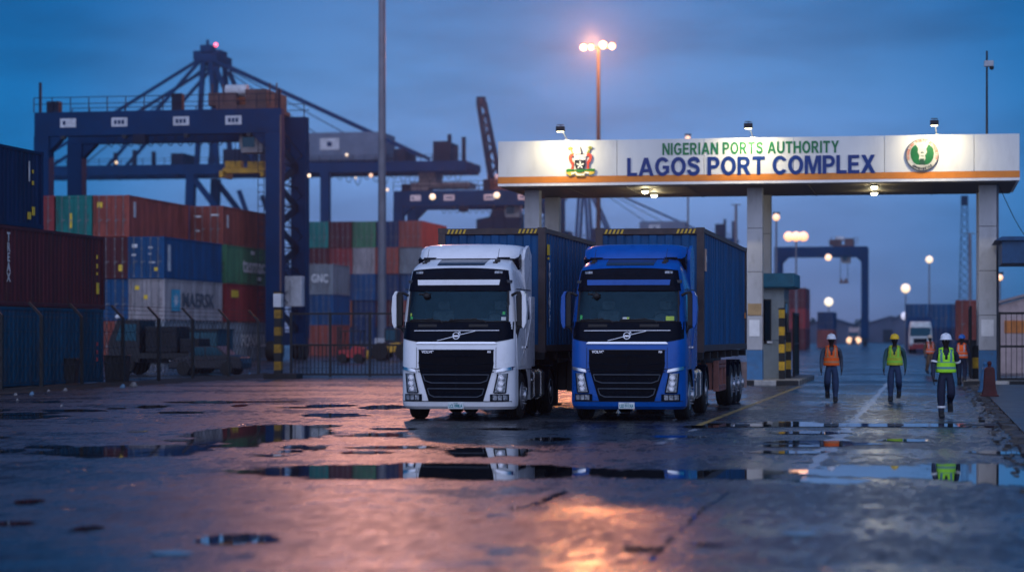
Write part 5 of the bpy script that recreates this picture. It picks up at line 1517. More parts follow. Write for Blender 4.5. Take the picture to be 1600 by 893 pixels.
# ship to shore crane
def sts(px_apex, d, sc_, label, red=True, ml=True):
    x0, y0 = P(px_apex, d)
    t = thing('quay_crane', label, 'quay crane', (x0, y0, 0), 0, 'ship to shore cranes on the quay')
    S = sc_; zb = 30.0 * S; zt = zb + 1.8 * S; za = 51 * S
    Yw = 16 * S
    mb = MB()
    for y in (3 * S, Yw - 3 * S): mb.box(-33 * S, 47 * S, y - .6 * S, y + .6 * S, zb, zt)
    for k in range(17): mb.box(-33 * S + k * 5 * S, -32.6 * S + k * 5 * S, 3 * S, Yw - 3 * S, zb + .4, zt - .2)
    b = mb.build('boom', CRB, t, bevel=.03)
    mb = MB()
    for k in range(40): mb.box(-33 * S + k * 2 * S, -32.9 * S + k * 2 * S, 2.2 * S, 2.3 * S, zt, zt + 1.1)
    for q in (.55, 1.05): mb.box(-33 * S, 47 * S, 2.2 * S, 2.3 * S, zt + q, zt + q + .07)
    for xx, hh in ((-22, 2.4), (-16, 2.2), (-12.5, 2.6), (-9, 2.3), (44, 4.5), (46.5, 4.0)): mb.box(xx * S - .3, xx * S + .3, 2.2 * S, 2.9 * S, zt, zt + hh)
    mb.build('railing', CRD, b)
    for xx, yy in ((-2.6, 1 * S), (-2.6, Yw - 1), (22.5, 1 * S)):
        tp = -1.6 if xx < 0 else 22.5
        mb = MB(); mb.beam((xx * S, yy, 1.5), (tp * S, yy, zb), 1.5 * S, 1.6 * S, up=(0, 1, 0)); mb.build('leg', CRB, t)
    for yy in (1 * S, Yw - 1 * S):
        mb = MB(); mb.beam((-1 * S, yy, zb - 1), (12.5 * S, yy, 12 * S), .9 * S, .9 * S); mb.beam((7 * S, yy, zb - 3), (12.5 * S, yy, 12 * S), .7 * S, .7 * S); mb.box(-4 * S, 24 * S, yy - .7, yy + .7, 11.2 * S, 12.6 * S); mb.build('brace', CRB, t)
    mb = MB()
    for yy in (4 * S, Yw - 4 * S):
        mb.beam((-1.6 * S, yy, zt), (-.4 * S, yy, za - 1), 0.8 * S, 0.8 * S, up=(0, 1, 0)); mb.beam((2.1 * S, yy, zt), (1.0 * S, yy, za - 1), .8 * S, .8 * S, up=(0, 1, 0))
        mb.beam((1.8 * S, yy, za - 2), (9.0 * S, yy, zt), .7 * S, .7 * S)
    mb.build('a_frame', CRB, t)
    mb = MB(); mb.box(-2.0 * S, 2.2 * S, 3.6 * S, Yw - 3.6 * S, za - 1.2, za + .3); mb.box(-2.6 * S, -1.2 * S, 5 * S, Yw - 7 * S, za - .6, za + .9); mb.box(1.0 * S, 2.4 * S, 5 * S, Yw - 7 * S, za - .8, za + 1.0); mb.box(-1 * S, 1 * S, 4 * S, 7 * S, za + .6, za + 1.8); mb.box(-.2, .2, 5, 5.4, za + 1.8, za + 2.8); mb.build('apex_platform', CRB, t)
    mb = MB()
    for yy in (4 * S, Yw - 4 * S):
        for xe, xx in ((-33, -1.5), (-18, -1.0)):
            mb.beam((xx * S, yy, za - 1), (xe * S, yy, zt), .50 * S, .50 * S)
        for xe, xx in ((38.5, 1.5),): mb.beam((xx * S, yy, za - 1), (xe * S, yy, zt + 1), .60 * S, .60 * S)
    mb.build('stay', CRB, t)
    mb = MB()
    for k in range(14):
        xa = (24 + k * 1.6) * S; mb.tube([(xa + 1.6 * S * q / 6, 2.0 * S, zb - .1 - (1.2 + .5 * (k % 3)) * math.sin(math.pi * q / 6)) for q in range(7)], .06, 5)
    for xe in (-24, 8, 26, 33): mb.beam((0, 8 * S, za - .5), (xe * S, 8 * S, zt + .6), .16, .16)
    for k in range(22): mb.beam(((-31 + k * 3.5) * S, 2.6 * S, zt), ((-29.2 + k * 3.5) * S, 2.6 * S, zb - .9), .14, .14)
    mb.build('cable', CRD, t)
    for xx, w_, h_ in ((-6, 2.2, 2.0), (3.5, 3.5, 2.6), (10, 1.6, 1.8), (13.5, 2.6, 2.4), (34, 2.0, 2.2), (41, 2.6, 3.4)):
        mb = MB(); mb.box(xx * S, (xx + w_) * S, 3 * S, Yw - 4 * S, zt + .002, zt + h_); mb.build('winch_cabin', CRD, t)
    mb = MB(); mb.box(18 * S, 32 * S, 3 * S, Yw - 3 * S, zt + .3, zt + 5.2 * S); h = mb.build('machine_house', HOUSE, t, bevel=.1)
    mb = MB(); mb.box(21 * S, 24.4 * S, 2.9 * S, 2.99 * S, zt + 2.2 * S, zt + 4.2 * S); k = mb.build('name_panel', CRW, h); mb = MB(); mb.box(22.3 * S, 23.1 * S, 2.8 * S, 2.89 * S, zt + 2.8 * S, zt + 3.6 * S); mb.build('marking', CRB, k)
    mb = MB(); mb.box(36.5 * S, 47 * S, 5 * S, Yw - 5 * S, zb - 2.6, zb - 1.7); mb.box(38 * S, 41 * S, 5 * S, Yw - 5 * S, zb - 1.7, zb); mb.prism([(36 * S, zb - 5.5), (39.5 * S, zb - 5.5), (39.8 * S, zb - 2.6), (36.4 * S, zb - 2.6)], 'y', 5 * S, 8 * S); mb.build('operator_cab', M('cab_brown', (.22, .15, .13), .5, 0, .3, .8), t)
    if red: lamp_ball(t, (2.2 * S, 3 * S, za + 1.6), .34, RED_LAMP, 'warning_lamp')
    return t
BULB_D = EM('bulb_dim_warm', (1.0, .62, .25), 1.6)
t = sts(310, 400, 1.0, 'tall blue ship to shore crane with lattice stays behind the near gantry crane')
for x_, y_, z_, r_, m_ in ((26.0, 2, 33.0, .26, BULB_C), (30.3, 2, 29.4, .34, BULB_W), (33.2, 2, 26.9, .26, BULB_D), (-15.5, 1.5, 32.2, .26, BULB_D), (-30.5, 1.5, 31.8, .22, BULB_D), (27.6, 2, 29.0, .18, BULB_D)):
    lamp_ball(t, (x_, y_, z_), r_, m_, 'work_light')
sts(905, 560, .80, 'distant hazy quay crane partly hidden behind the gate canopy', False)
# luffing harbour crane
x0, y0 = P(800, 440)
t = thing('harbour_crane', 'distant dark harbour crane with steep lattice jib left of the canopy', 'harbour crane', (x0, y0, 0))
mb = MB(); mb.cyl((0, 0, 0), (0, 0, 20), 2.0, 1.6, 14); mb.box(-4, 4, -4, 4, 0, 3); mb.build('tower', CRD, t)
mb = MB(); mb.prism([(-6.5, 19.5), (2, 19.5), (2, 25), (-2.5, 28), (-4, 24.5), (-6.5, 24)], 'y', -2.2, 2.2); mb.build('slewing_house', CRD, t)
mb = MB(); A0, A1 = Vector((-1.4, 0, 22)), Vector((-5.9, 0, 46.5))
for sx in (-1.15, 1.15):
    for sy in (-1.0, 1.0): mb.beam(A0 + Vector((sx, sy, 0)), A1 + Vector((sx * .55, sy * .5, 0)), .75, .6)
for k in range(14):
    a_, b_ = A0.lerp(A1, k / 14), A0.lerp(A1, (k + 1) / 14); s_ = 1 if k % 2 else -1
    for sy in (-.7, .7): mb.beam(a_ + Vector((s_ * .7, sy, 0)), b_ + Vector((-s_ * .6, sy, 0)), .25, .25)
mb.box(A1.x - .9, A1.x + .7, -.8, .8, A1.z - .8, A1.z + 1.0); mb.build('jib', CRD, t)
mb = MB(); mb.beam((-3, 0, 28), (-5.5, 0, 44), .2, .2); mb.build('stay', CRD, t)
# lattice tower past the gateway
x0, y0 = P(1507, 520); mb = MB(); hT = ZH(310, 520)
for sx in (-1, 1):
    for sy in (-1, 1): mb.beam((sx * 1.4, sy * 1.4, 0), (sx * .6, sy * .6, hT), .16, .16)
for k in range(18):
    z0, z1 = hT * k / 18, hT * (k + 1) / 18; w0, w1 = 1.4 - .8 * k / 18, 1.4 - .8 * (k + 1) / 18
    for sy in (-1, 1):
        mb.beam((-w0, sy * w0, z0), (w1, sy * w1, z1), .09, .09); mb.beam((w0, sy * w0, z0), (-w1, sy * w1, z1), .09, .09)
mb.box(-.8, .8, -.8, .8, hT - 1.6, hT + .6)
tag(mb.build('lattice_tower', CRD, loc=(x0, y0, 0)), 'slender hazy lattice tower left of the right canopy column', 'tower')
# ------------------------------------------------------------------ masts and street lamps
def mast(px, d, ztop, r0, label, heads, mat=GALV, power=0, colr=(1, .42, .14), bulbs=BULB_W, br=.4, group=None, halo_r=.3, box=False, aim=None):
    x0, y0 = P(px, d)
    t = thing('light_mast', label, 'light mast', (x0, y0, 0), 0, group)
    mb = MB(); mb.cyl((0, 0, 0), (0, 0, ztop), r0, r0 * .62, 14); mb.cyl((0, 0, 0), (0, 0, .12), r0 * 1.7, n=14); mb.build('pole', mat, t, smooth=40)
    if heads:
        xs = [h[0] for h in heads]
        mb = MB(); mb.box(min(xs) - .3, max(xs) + .3, -.12, .12, ztop - .15, ztop + .10)
        for hx, hz, s_ in heads: mb.box(hx - .3 * s_, hx + .3 * s_, -.25, .30, ztop + hz + .25, ztop + hz + .45)
        mb.build('lamp_rack', STEEL_DK, t)
        for hx, hz, s_ in heads: lamp_ball(t, (hx, -.2, ztop + hz), br * s_, bulbs)
    if box:
        mb = MB(); mb.box(-r0 * 1.3, r0 * 1.3, -r0 * 1.6, -r0 * .9, .4, 1.6); mb.build('switch_box', CRW, t)
    if power:
        L = bpy.data.lights.new('mast_lamp', 'SPOT' if aim else 'POINT'); L.energy = power; L.color = colr; L.shadow_soft_size = halo_r
        lo = bpy.data.objects.new('mast_lamp', L); col.objects.link(lo); lo.parent = t; lo.location = (0, -1.2 if aim else -4.5, ztop - .3)
        if aim:
            L.spot_size = R(17); L.spot_blend = 1.0
            lo.rotation_euler = (Vector((aim[0] - x0, aim[1] - y0, -ztop))).to_track_quat('-Z', 'Y').to_euler()
    return t
gm = 'light masts around the port'
MASTC = M('mast_grey', (.16, .17, .20), .5, .3, .2, 1)
MAST_P1, MAST_P2 = 42000, 24000
mast(597, 186, 46.0, .36, 'tall grey mast rising out of the picture behind the barred gate', [(-1.5, 0, 1), (-.5, 0, 1), (.5, 0, 1), (1.5, 0, 1)], MASTC, MAST_P1, (1, .40, .24), BULB_W, .4, gm, .9, True, P(620, 58))
dM = 250
mast(935, dM, ZH(74, dM), .30, 'high mast with four glowing orange floodlights above the canopy', [(-1.62, 0, 1), (-.78, 0, .8), (.55, .22, 1.15), (1.55, .05, 1)], M('mast_brown', (.022, .020, .022), .6, 0, .2, 1), MAST_P2, (1, .33, .11), EM('mast_bulb', (1, .58, .26), 3.2), .36, gm, .8)
def lamp(px, py, d, label, r=.4, mat=BULB_C, pole=True, two=False, dim=None):
    z = ZH(py, d)
    return mast(px, d, z - .02, .13, label, [(0, 0, 1)] if not two else [(-.75, 0, 1), (.0, 0, 1), (.75, 0, 1)], MASTC, 0, bulbs=mat, br=r * 1.2, group=gm)
lamp(1213, 339, 210, 'lamp mast glowing close beside the middle canopy column', .28, BULB_W)
lamp(1244, 369, 235, 'mast with a wide row of orange lamps right of the middle column', .42, EM('bulb_orange', (1, .42, .14), 1.9), two=True)
lamp(1452, 405, 300, 'slim lamp post with one round light above the blue containers', .40)
lamp(1415, 450, 340, 'lamp post with one bright round light in the middle of the gateway', .58)
lamp(1295, 471, 360, 'lamp post with pale round light left of the oncoming headlights', .58, EM('bulb_pale', (1, .82, .52), 1.5))
lamp(1414, 493, 360, 'dim low lamp post beside the blue containers', .55, EM('bulb_dim', (.6, .6, .8), .9))
lamp(1562, 433, 190, 'small lamp post behind the pale building at the right edge', .22, BULB_W)
lamp(1075, 216, 230, 'lamp mast showing just above the canopy roof', .22, BULB_W)
x0, y0 = P(1070, 330)
for px, z, lab in ((1150, 15.5, 'thin unlit pole under the canopy right of the blue truck'), (1516, 12.5, 'short dark pole rising from the blue containers past the gateway')):
    x0, y0 = P(px, 240); mb = MB(); mb.cyl((0, 0, 0), (0, 0, z), .22, .14, 12); mb.cyl((0, 0, 0), (0, 0, .1), .4, n=12); mb.box(-.5, .5, -.1, .1, z - .1, z); tag(mb.build('pole', MASTC, loc=(x0, y0, 0)), lab, 'pole')
# ------------------------------------------------------------------ fence on the left, sliding gate
XF = -28.6
fn = thing('wire_fence', 'wire fence of dark posts with angled tops along the left verge', 'fence', (XF, 0, 0))
ys = [PY(px, XF) for px in (-70, 2, 65, 128, 192, 248, 301, 357, 404)]
def fpost(y):
    mb = MB(); mb.box(-.055, .055, y - .055, y + .055, 0, 2.42); mb.beam((0, y, 2.40), (-.42, y - .05, 2.86), .08, .08); return mb.build('post', BLACK_P, fn)
for y in ys: fpost(y)
mb = MB()
for z in (.25, .8, 1.35, 1.9, 2.38): mb.tube([(0, ys[0], z), (0, ys[-1], z)], .008, 5)
for q in (.3, .65, .98): mb.tube([(-.42 * q, ys[0], 2.40 + .46 * q), (-.42 * q, ys[-1], 2.40 + .46 * q)], .007, 5)
y = ys[0]
while y < ys[-1] - 1.0:
    mb.tube([(0, y, .25), (0, y + .9, 1.35), (0, y, 2.38)], .007, 3); mb.tube([(0, y + .9, .25), (0, y, 1.35), (0, y + .9, 2.38)], .007, 3); y += .45
mb.build('wire', STEEL_DK, fn)
YG = P(455, 97.5)[1]
x0, x1 = PX(455, YG), PX(640, YG)
sg = thing('sliding_gate', 'long black barred sliding gate left of the white truck', 'gate', (x0, YG, .04)); W_ = x1 - x0
mb = MB()
for z in (.06, 1.30, 2.62): mb.box(0, W_, -.035, .035, z, z + .08)
for k in range(4):
    xx = W_ * k / 3; mb.box(xx - .05, xx + .05, -.045, .045, 0, 2.72)
mb.build('frame', BLACK_P, sg)
mb = MB(); n = int(W_ / .17)
for k in range(1, n): mb.box(k * .17 - .019, k * .17 + .019, -.012, .012, .14, 1.30)
for k in range(1, n, 3): mb.box(k * .17 - .010, k * .17 + .010, -.010, .010, 1.38, 2.62)
mb.build('bars', BLACK_P, sg)
x, y = P(435, 95)
sp = striped_post('striped_post', x, y, 0, 3.55, .30, 10, 'tall black and yellow striped gate post with a white box on top', 'post', True, None, 0, M('yellow_worn', (.26, .14, .012), .6, 0, .4, 5, dirt=(.03, .025, .02), dirt_amt=.8))
mb = MB(); mb.box(-.17, .17, -.19, .17, 2.95, 3.5); mb.build('box', CRW, sp, bevel=.01)
mb = MB(); mb.box(-.5, .9, -.5, .5, 0, .22); mb.build('foot', STEEL_DK, sp)
# ------------------------------------------------------------------ things standing in the yard
def lorry(px, d, cabm, bump, label, lights=None, boxm=None):
    x0, y0 = P(px, d); t = thing('lorry', label, 'lorry', (x0, y0, 0), 0, 'lorries driving beyond the gateway')
    mb = MB(); loft(mb, [.5, .8, 1.06, 1.6, 2.05, 2.7, 3.0, 3.15, 3.19, 3.27], 2.1); mb.build('cab', cabm, t, smooth=35)
    mb = MB(); panel(mb, 1.75, 2.65, -1.03, 1.03, .012); mb.build('windscreen', GLASS_DK, t, smooth=40)
    mb = MB(); panel(mb, .45, 1.0, -1.15, 1.15, .05, back=.1); mb.build('bumper', bump, t, smooth=40)
    mb = MB(); panel(mb, 1.05, 1.55, -.7, .7, .015); mb.build('grille', DKP, t)
    for s in (-1, 1):
        mb = MB(); yy = yfront(.95, .85) - .07; mb.lathe([(.16 if not lights else .66, .05), (.16 if not lights else .66, 0), (.01, -.02)], (s * .95, yy, .9), 'y', 16)
        mb.build('headlight', lights or HLG, t)
        wheel(t, s * 1.0, 1.2, .5, .3, s); wheel(t, s * 1.0, 6.5, .5, .3, s, True)
    mb = MB(); mb.box(-.5, .5, .8, 9.5, .7, 1.1); mb.build('chassis', STEEL_DK, t)
    mb = MB(); mb.box(-1.2, 1.2, 2.4, 9.8, 1.15, 3.75); mb.build('cargo_box', boxm or CM['white'], t, bevel=.03)
    return t
HEADL = EM('headlight_glow', (1, .52, .14), 1.7)
lorry(1334, 505, M('lorry_pink', (.42, .30, .30), .4), CM['navy'], 'oncoming lorry with two glowing headlights far down the road', HEADL, CM['white'])
lorry(1438, 236, M('lorry_white', (.50, .54, .54), .4), CM['red'], 'white lorry with a red bumper parked in front of the blue containers', None, CM['navy'])
# dark yard tractor behind the fence
x0, y0 = P(168, 104)
t = thing('yard_truck', 'dark flatbed yard truck standing behind the wire fence', 'yard truck', (x0, y0, 0))
mb = MB(); mb.box(1.1, 4.4, 0, 2.3, .75, 1.0); mb.box(.2, 4.6, .7, .95, .55, .80); mb.box(.2, 4.6, 1.4, 1.65, .55, .8); mb.build('flatbed', STEEL_DK, t)
mb = MB(); mb.prism([(.0, .55), (1.5, .55), (1.5, 2.5), (.45, 2.5), (.0, 1.5)], 'y', .05, 2.25); cb = mb.build('cab', M('yard_cab', (.012, .013, .018), .5, 0, .3, 2), t, bevel=.04)
mb = MB(); mb.prism([(.35, 1.55), (1.35, 1.55), (1.35, 2.3), (.62, 2.3)], 'y', .02, .048); mb.build('window', GLASS_DK, cb)
mb = MB(); mb.box(1.7, 3.2, .2, 2.1, 1.0, 2.2); mb.box(3.3, 4.2, .3, 2.0, 1.0, 1.65); mb.build('load', M('load_tarp', (.010, .011, .016), .7, 0, .4, 3), t, bevel=.06)
mb = MB(); mb.sphere((.5, -.05, 2.62), .12, 8); mb.build('beacon', CRW, t)
for xx in (.75, 3.9):
    for yy, s in ((.18, -1), (2.1, 1)):
        mb = MB(); mb.lathe([(.28, -.15), (.47, -.15), (.50, -.1), (.50, .1), (.47, .15), (.28, .15)], (xx, yy, .5), 'y', 22); w_ = mb.build('wheel', RUBBER, t, smooth=35)
        mb = MB(); mb.lathe([(.28, -.14), (.2, -.08), (.1, -.10), (.01, -.1)], (xx, yy, .5), 'y', 16); mb.build('rim', RIM, w_, smooth=35)
# small teal site store in front of the grey containers
x0, y0 = P(285, 112)
t = thing('storage_cabin', 'small dark teal storage cabin with double doors behind the fence', 'cabin', (x0, y0, .05))
mb = MB(); corrugated(mb, 'x', 0, .05, 1.75, .1, 1.95, -1, .2, .025); mb.box(0, 1.8, .03, 2.4, .05, 1.98); mb.build('wall', M('cabin_teal', (.010, .055, .085), .6, 0, .3, 1), t)
mb = MB(); mb.box(-.06, 1.86, -.08, 2.5, 1.98, 2.06); mb.build('roof', STEEL_DK, t)
for s in (0, 1):
    mb = MB(); mb.box(.06 + s * .86, .88 + s * .86, -.05, -.005, .1, 1.9); d_ = mb.build('door', M('cabin_door', (.014, .075, .105), .5, 0, .25, 1), t); mb = MB(); mb.box(.70 + s * .24, .78 + s * .24, -.09, -.05, .9, 1.05); mb.build('handle', GALV, d_)
# dark car by the fence
x0, y0 = P(262, 103)
t = thing('parked_car', 'dark parked car seen from the side through the wire fence', 'car', (x0, y0, 0))
mb = MB(); body = [(0, .30), (.05, .62), (.35, .80), (.85, .86), (1.25, 1.30), (2.25, 1.32), (2.75, .92), (3.35, .84), (3.45, .55), (3.42, .28)]
mb.prism(body, 'y', 0, 1.6); cbod = mb.build('body', M('car_dark', (.010, .011, .017), .35, 0, .2, 1), t, bevel=.06)
mb = MB(); mb.prism([(.98, .88), (1.30, 1.25), (1.72, 1.26), (1.72, .90)], 'y', -.012, .02); mb.prism([(1.78, .90), (1.78, 1.26), (2.22, 1.26), (2.60, .92)], 'y', -.012, .02); mb.build('window', GLASS_DK, t)
for xx in (.72, 2.72):
    for yy in (.06, 1.54):
        mb = MB(); mb.lathe([(.17, -.1), (.29, -.1), (.31, -.06), (.31, .06), (.29, .1), (.17, .1)], (xx, yy, .31), 'y', 20); w_ = mb.build('wheel', RUBBER, t, smooth=35); mb = MB(); mb.lathe([(.17, -.09), (.1, -.07), (.01, -.09)], (xx, yy, .31), 'y', 14); mb.build('rim', RIM, w_)
mb = MB(); mb.box(.02, .10, .15, .45, .58, .68); mb.box(.02, .10, 1.15, 1.45, .58, .68); mb.build('headlight', HLG, t)
# black bins
for px, d, h_, w_, lab in ((171, 84, .95, .85, 'black bin standing at the end of the petrol blue container'), (93, 82.5, .85, .75, 'dark box standing in front of the petrol blue container')):
    x0, y0 = P(px, d); t = thing('waste_bin', lab, 'bin', (x0 + .3, y0, .06), R(8), 'bins along the left verge')
    mb = MB(); mb.prism([(-w_ / 2 * .85, 0), (w_ / 2 * .85, 0), (w_ / 2, h_), (-w_ / 2, h_)], 'y', -.35, .35); mb.build('body', M('bin_black', (.014, .015, .018), .6, 0, .3, 3), t, bevel=.02)
    mb = MB(); mb.box(-w_ / 2 - .03, w_ / 2 + .03, -.38, .38, h_ + .003, h_ + .06); mb.build('lid', BLACK_P, t, bevel=.02)
# red forklift and yellow loader far behind the barred gate
x0, y0 = P(517, 150)
t = thing('forklift', 'small red forklift behind the barred sliding gate', 'forklift', (x0, y0, 0)); RF = M('forklift_red', (.34, .03, .03), .45, 0, .2, 2)
mb = MB(); mb.prism([(.5, .35), (2.1, .35), (2.15, 1.0), (1.5, 1.15), (1.3, .85), (.5, .85)], 'y', 0, 1.1); mb.build('body', RF, t, bevel=.05)
mb = MB()
for xx in (.6, 1.9):
    for yy in (.05, 1.05): mb.beam((xx, yy, .9), (xx + .1, yy, 2.05), .06, .06, up=(0, 1, 0))
mb.box(.55, 2.1, 0, 1.1, 2.05, 2.12); mb.build('overhead_guard', BLACK_P, t)
mb = MB(); 
for yy in (.25, .85): mb.box(.35, .45, yy - .05, yy + .05, .1, 2.4); mb.box(-.6, .40, yy - .06, yy + .06, .1, .16)
mb.box(.33, .42, .15, .95, .3, .8); mb.build('mast', STEEL_DK, t)
for xx in (.75, 1.8):
    for yy in (.08, 1.02): mb = MB(); mb.lathe([(.1, -.1), (.3, -.1), (.33, -.05), (.33, .05), (.3, .1), (.1, .1)], (xx, yy, .33), 'y', 16); mb.build('wheel', RUBBER, t, smooth=35)
x0, y0 = P(572, 165)
t = thing('wheel_loader', 'yellow wheel loader at the foot of the tall mast behind the barred gate', 'loader', (x0, y0, 0))
mb = MB(); mb.prism([(.6, .6), (3.4, .6), (3.4, 1.2), (2.2, 1.3), (.6, 1.0)], 'y', 0, 1.6); mb.build('body', CRY, t, bevel=.05)
mb = MB(); mb.box(1.3, 2.2, .2, 1.4, 1.305, 2.3); cb = mb.build('cab', BLACK_P, t, bevel=.04); mb = MB(); mb.box(1.4, 2.1, .18, .198, 1.45, 2.2); mb.build('window', GLASS_DK, cb)
mb = MB(); mb.prism([(-.6, .1), (.1, .1), (.3, .7), (.0, .75), (-.35, .3)], 'y', -.2, 1.8); mb.beam((.1, .4, .5), (1.2, .4, 1.1), .15, .2); mb.beam((.1, 1.2, .5), (1.2, 1.2, 1.1), .15, .2); mb.build('bucket', CRY, t)
for xx in (1.0, 2.8):
    for yy in (.0, 1.6): mb = MB(); mb.lathe([(.2, -.2), (.6, -.2), (.65, -.1), (.65, .1), (.6, .2), (.2, .2)], (xx, yy, .65), 'y', 20); mb.build('wheel', RUBBER, t, smooth=35)
# litter on the left verge
rl = random.Random(11)
BAGW = M('bag_white', (.17, .165, .17), .5, 0, .2, 6); BAGB = M('bag_blue', (.08, .16, .25), .5, 0, .2, 6)
for i, (px, py, s_, m_, lab) in enumerate(((25, 618, .10, BAGW, 'leftmost scrap of white litter lying on the dark verge'), (27, 626, .07, BAGW, 'tiny white scrap lying nearer the road at the left edge'), (50, 617, .12, BAGB, 'pale blue plastic scrap lying on the dark verge'),
      (76, 612, .09, BAGW, 'white scrap just right of the first fence post base'), (102, 611, .12, BAGW, 'off white scrap between the fence posts in front of the petrol blue container'), (192, 606, .16, BAGB, 'grey blue plastic bag beside the black bin'), (209, 605, .22, BAGW, 'crumpled white bag standing on the verge right of the black bin'),
      (96, 635, .06, BAGW, 'small white scrap lying on the wet asphalt at left'), (390, 586, .16, BAGB, 'pale heap of plastic at the last fence post'))):
    x0, y0 = G(px, py); mb = MB(); v = []; 
    s_ *= .6
    for k in range(5):
        for q in range(8):
            a = 2 * math.pi * q / 8; r_ = s_ * (1, 1.1, .85, .6, .15)[k] * rl.uniform(.7, 1.25)
            v.append((r_ * math.cos(a), r_ * math.sin(a) * .8, s_ * (0, .35, .75, 1.1, 1.35)[k] * rl.uniform(.85, 1.15) if k else 0))
    mb.add(v, [(k * 8 + q, k * 8 + (q + 1) % 8, (k + 1) * 8 + (q + 1) % 8, (k + 1) * 8 + q) for k in range(4) for q in range(8)] + [tuple(range(8))[::-1], tuple(range(32, 40))])
    tag(mb.build('litter', m_, smooth=50, loc=(x0, y0, .09 if XF - 1 < x0 < -27.9 else .01)), lab, 'litter', 'litter on the left verge')
# ------------------------------------------------------------------ far off: sheds and trees
def shed(px, d, w, h, label, key, roofm):
    x0, y0 = P(px, d); t = thing('warehouse', label, 'warehouse', (x0, y0, 0), 0, 'far warehouses')
    mb = MB(); mb.prism([(0, 0), (w, 0), (w, h * .72), (w / 2, h), (0, h * .72)], 'y', 0, 40); mb.build('wall', key, t)
    mb = MB(); mb.beam((-.4, 20, h * .72 - .1), (w / 2, 20, h + .12), 41, .25); mb.beam((w / 2, 20, h + .12), (w + .4, 20, h * .72 - .1), 41, .25); mb.build('roof', roofm, t)
    mb = MB(); mb.box(w * .35, w * .65, -.1, 0.05, 0, h * .5); mb.build('door', STEEL_DK, t)
WALLG = M('shed_wall', (.085, .10, .15), .7, 0, .2, .3); ROOFG = M('shed_roof', (.05, .06, .09), .6, 0, .3, .3)
shed(1352, 640, 14, 7.2, 'far hazy warehouse with gable roof in the middle of the gateway', WALLG, ROOFG)
shed(1260, 600, 12, 6.5, 'far hazy warehouse left of the oncoming headlights', WALLG, ROOFG)
shed(1395, 560, 8, 8.0, 'far tall shed beside the lorry with the red bumper', WALLG, ROOFG)
shed(860, 620, 60, 11, 'long far warehouse glimpsed between the two trucks', WALLG, ROOFG)
shed(480, 600, 45, 10, 'long far warehouse behind the far container block', WALLG, ROOFG)
shed(1520, 420, 20, 6, 'far shed behind the blue containers at right', WALLG, ROOFG)
TREEM = M('far_foliage', (.022, .034, .022), .8, 0, .5, .4)
rt = random.Random(21); mb = MB()
for k in range(150):
    px = rt.uniform(-350, 1900); d = rt.uniform(700, 780); x0, y0 = P(px, d); hh = rt.uniform(4, 10)
    for q in range(46):
        u = rt.uniform(0, 1); c_ = Vector((x0 + rt.gauss(0, 3.0) * (1.1 - u * .6), y0 + rt.gauss(0, 2.5), hh * (.12 + .88 * u)))
        s_ = rt.uniform(.5, 1.3); a = Vector((rt.uniform(-1, 1), rt.uniform(-1, 1), rt.uniform(-1, 1))).normalized() * s_; b_ = a.cross(Vector((rt.uniform(-1, 1), rt.uniform(-1, 1), .3))).normalized() * s_
        mb.add([c_ - a, c_ + b_, c_ + a, c_ - b_], [(0, 1, 2, 3)])
tag(mb.build('tree_line', TREEM), 'dark hazy line of trees along the horizon', 'trees', None, 'stuff')
# ================================================================== PEOPLE
SKIN = M('skin_dark', (.020, .011, .008), .5, 0, .2, 8)
SHOE = M('boot_black', (.012, .012, .013), .5, 0, .2, 6)
def skin_body(joints, edges, radii, mats_edge, mats, name, parent):
    """one continuous surface grown along a skeleton; faces take the material of the nearest bone"""
    me = bpy.data.meshes.new(name); me.from_pydata([tuple(j) for j in joints], edges, [])
    o = bpy.data.objects.new(name, me); col.objects.link(o)
    md = o.modifiers.new('skin', 'SKIN'); md.use_smooth_shade = True; md.branch_smoothing = .6
    for i, r in enumerate(radii): me.skin_vertices[0].data[i].radius = r if isinstance(r, tuple) else (r, r)
    me.skin_vertices[0].data[0].use_root = True
    sd = o.modifiers.new('sub', 'SUBSURF'); sd.levels = 2; sd.render_levels = 2
    bpy.context.view_layer.update()
    em = bpy.data.meshes.new_from_object(o.evaluated_get(bpy.context.evaluated_depsgraph_get()))
    bpy.data.objects.remove(o); bpy.data.meshes.remove(me)
    em.name = name
    em.materials.clear()
    for m in mats: em.materials.append(m)
    J = [Vector(j) for j in joints]; idx = []
    for p in em.polygons:
        c = p.center; best, bi = 1e9, 0
        for k, (a, b_) in enumerate(edges):
            A, B = J[a], J[b_]; ab = B - A; t = max(0, min(1, (c - A).dot(ab) / max(1e-9, ab.length_squared)))
            q = (c - (A + ab * t)).length - .5 * min(radii[a] if not isinstance(radii[a], tuple) else radii[a][0], .2)
            if q < best: best, bi = q, k
        idx.append(mats_edge[bi])
    em.polygons.foreach_set('material_index', idx)
    em.polygons.foreach_set('use_smooth', [True] * len(em.polygons))
    ob = bpy.data.objects.new(name, em); col.objects.link(ob); ob.parent = parent
    return ob
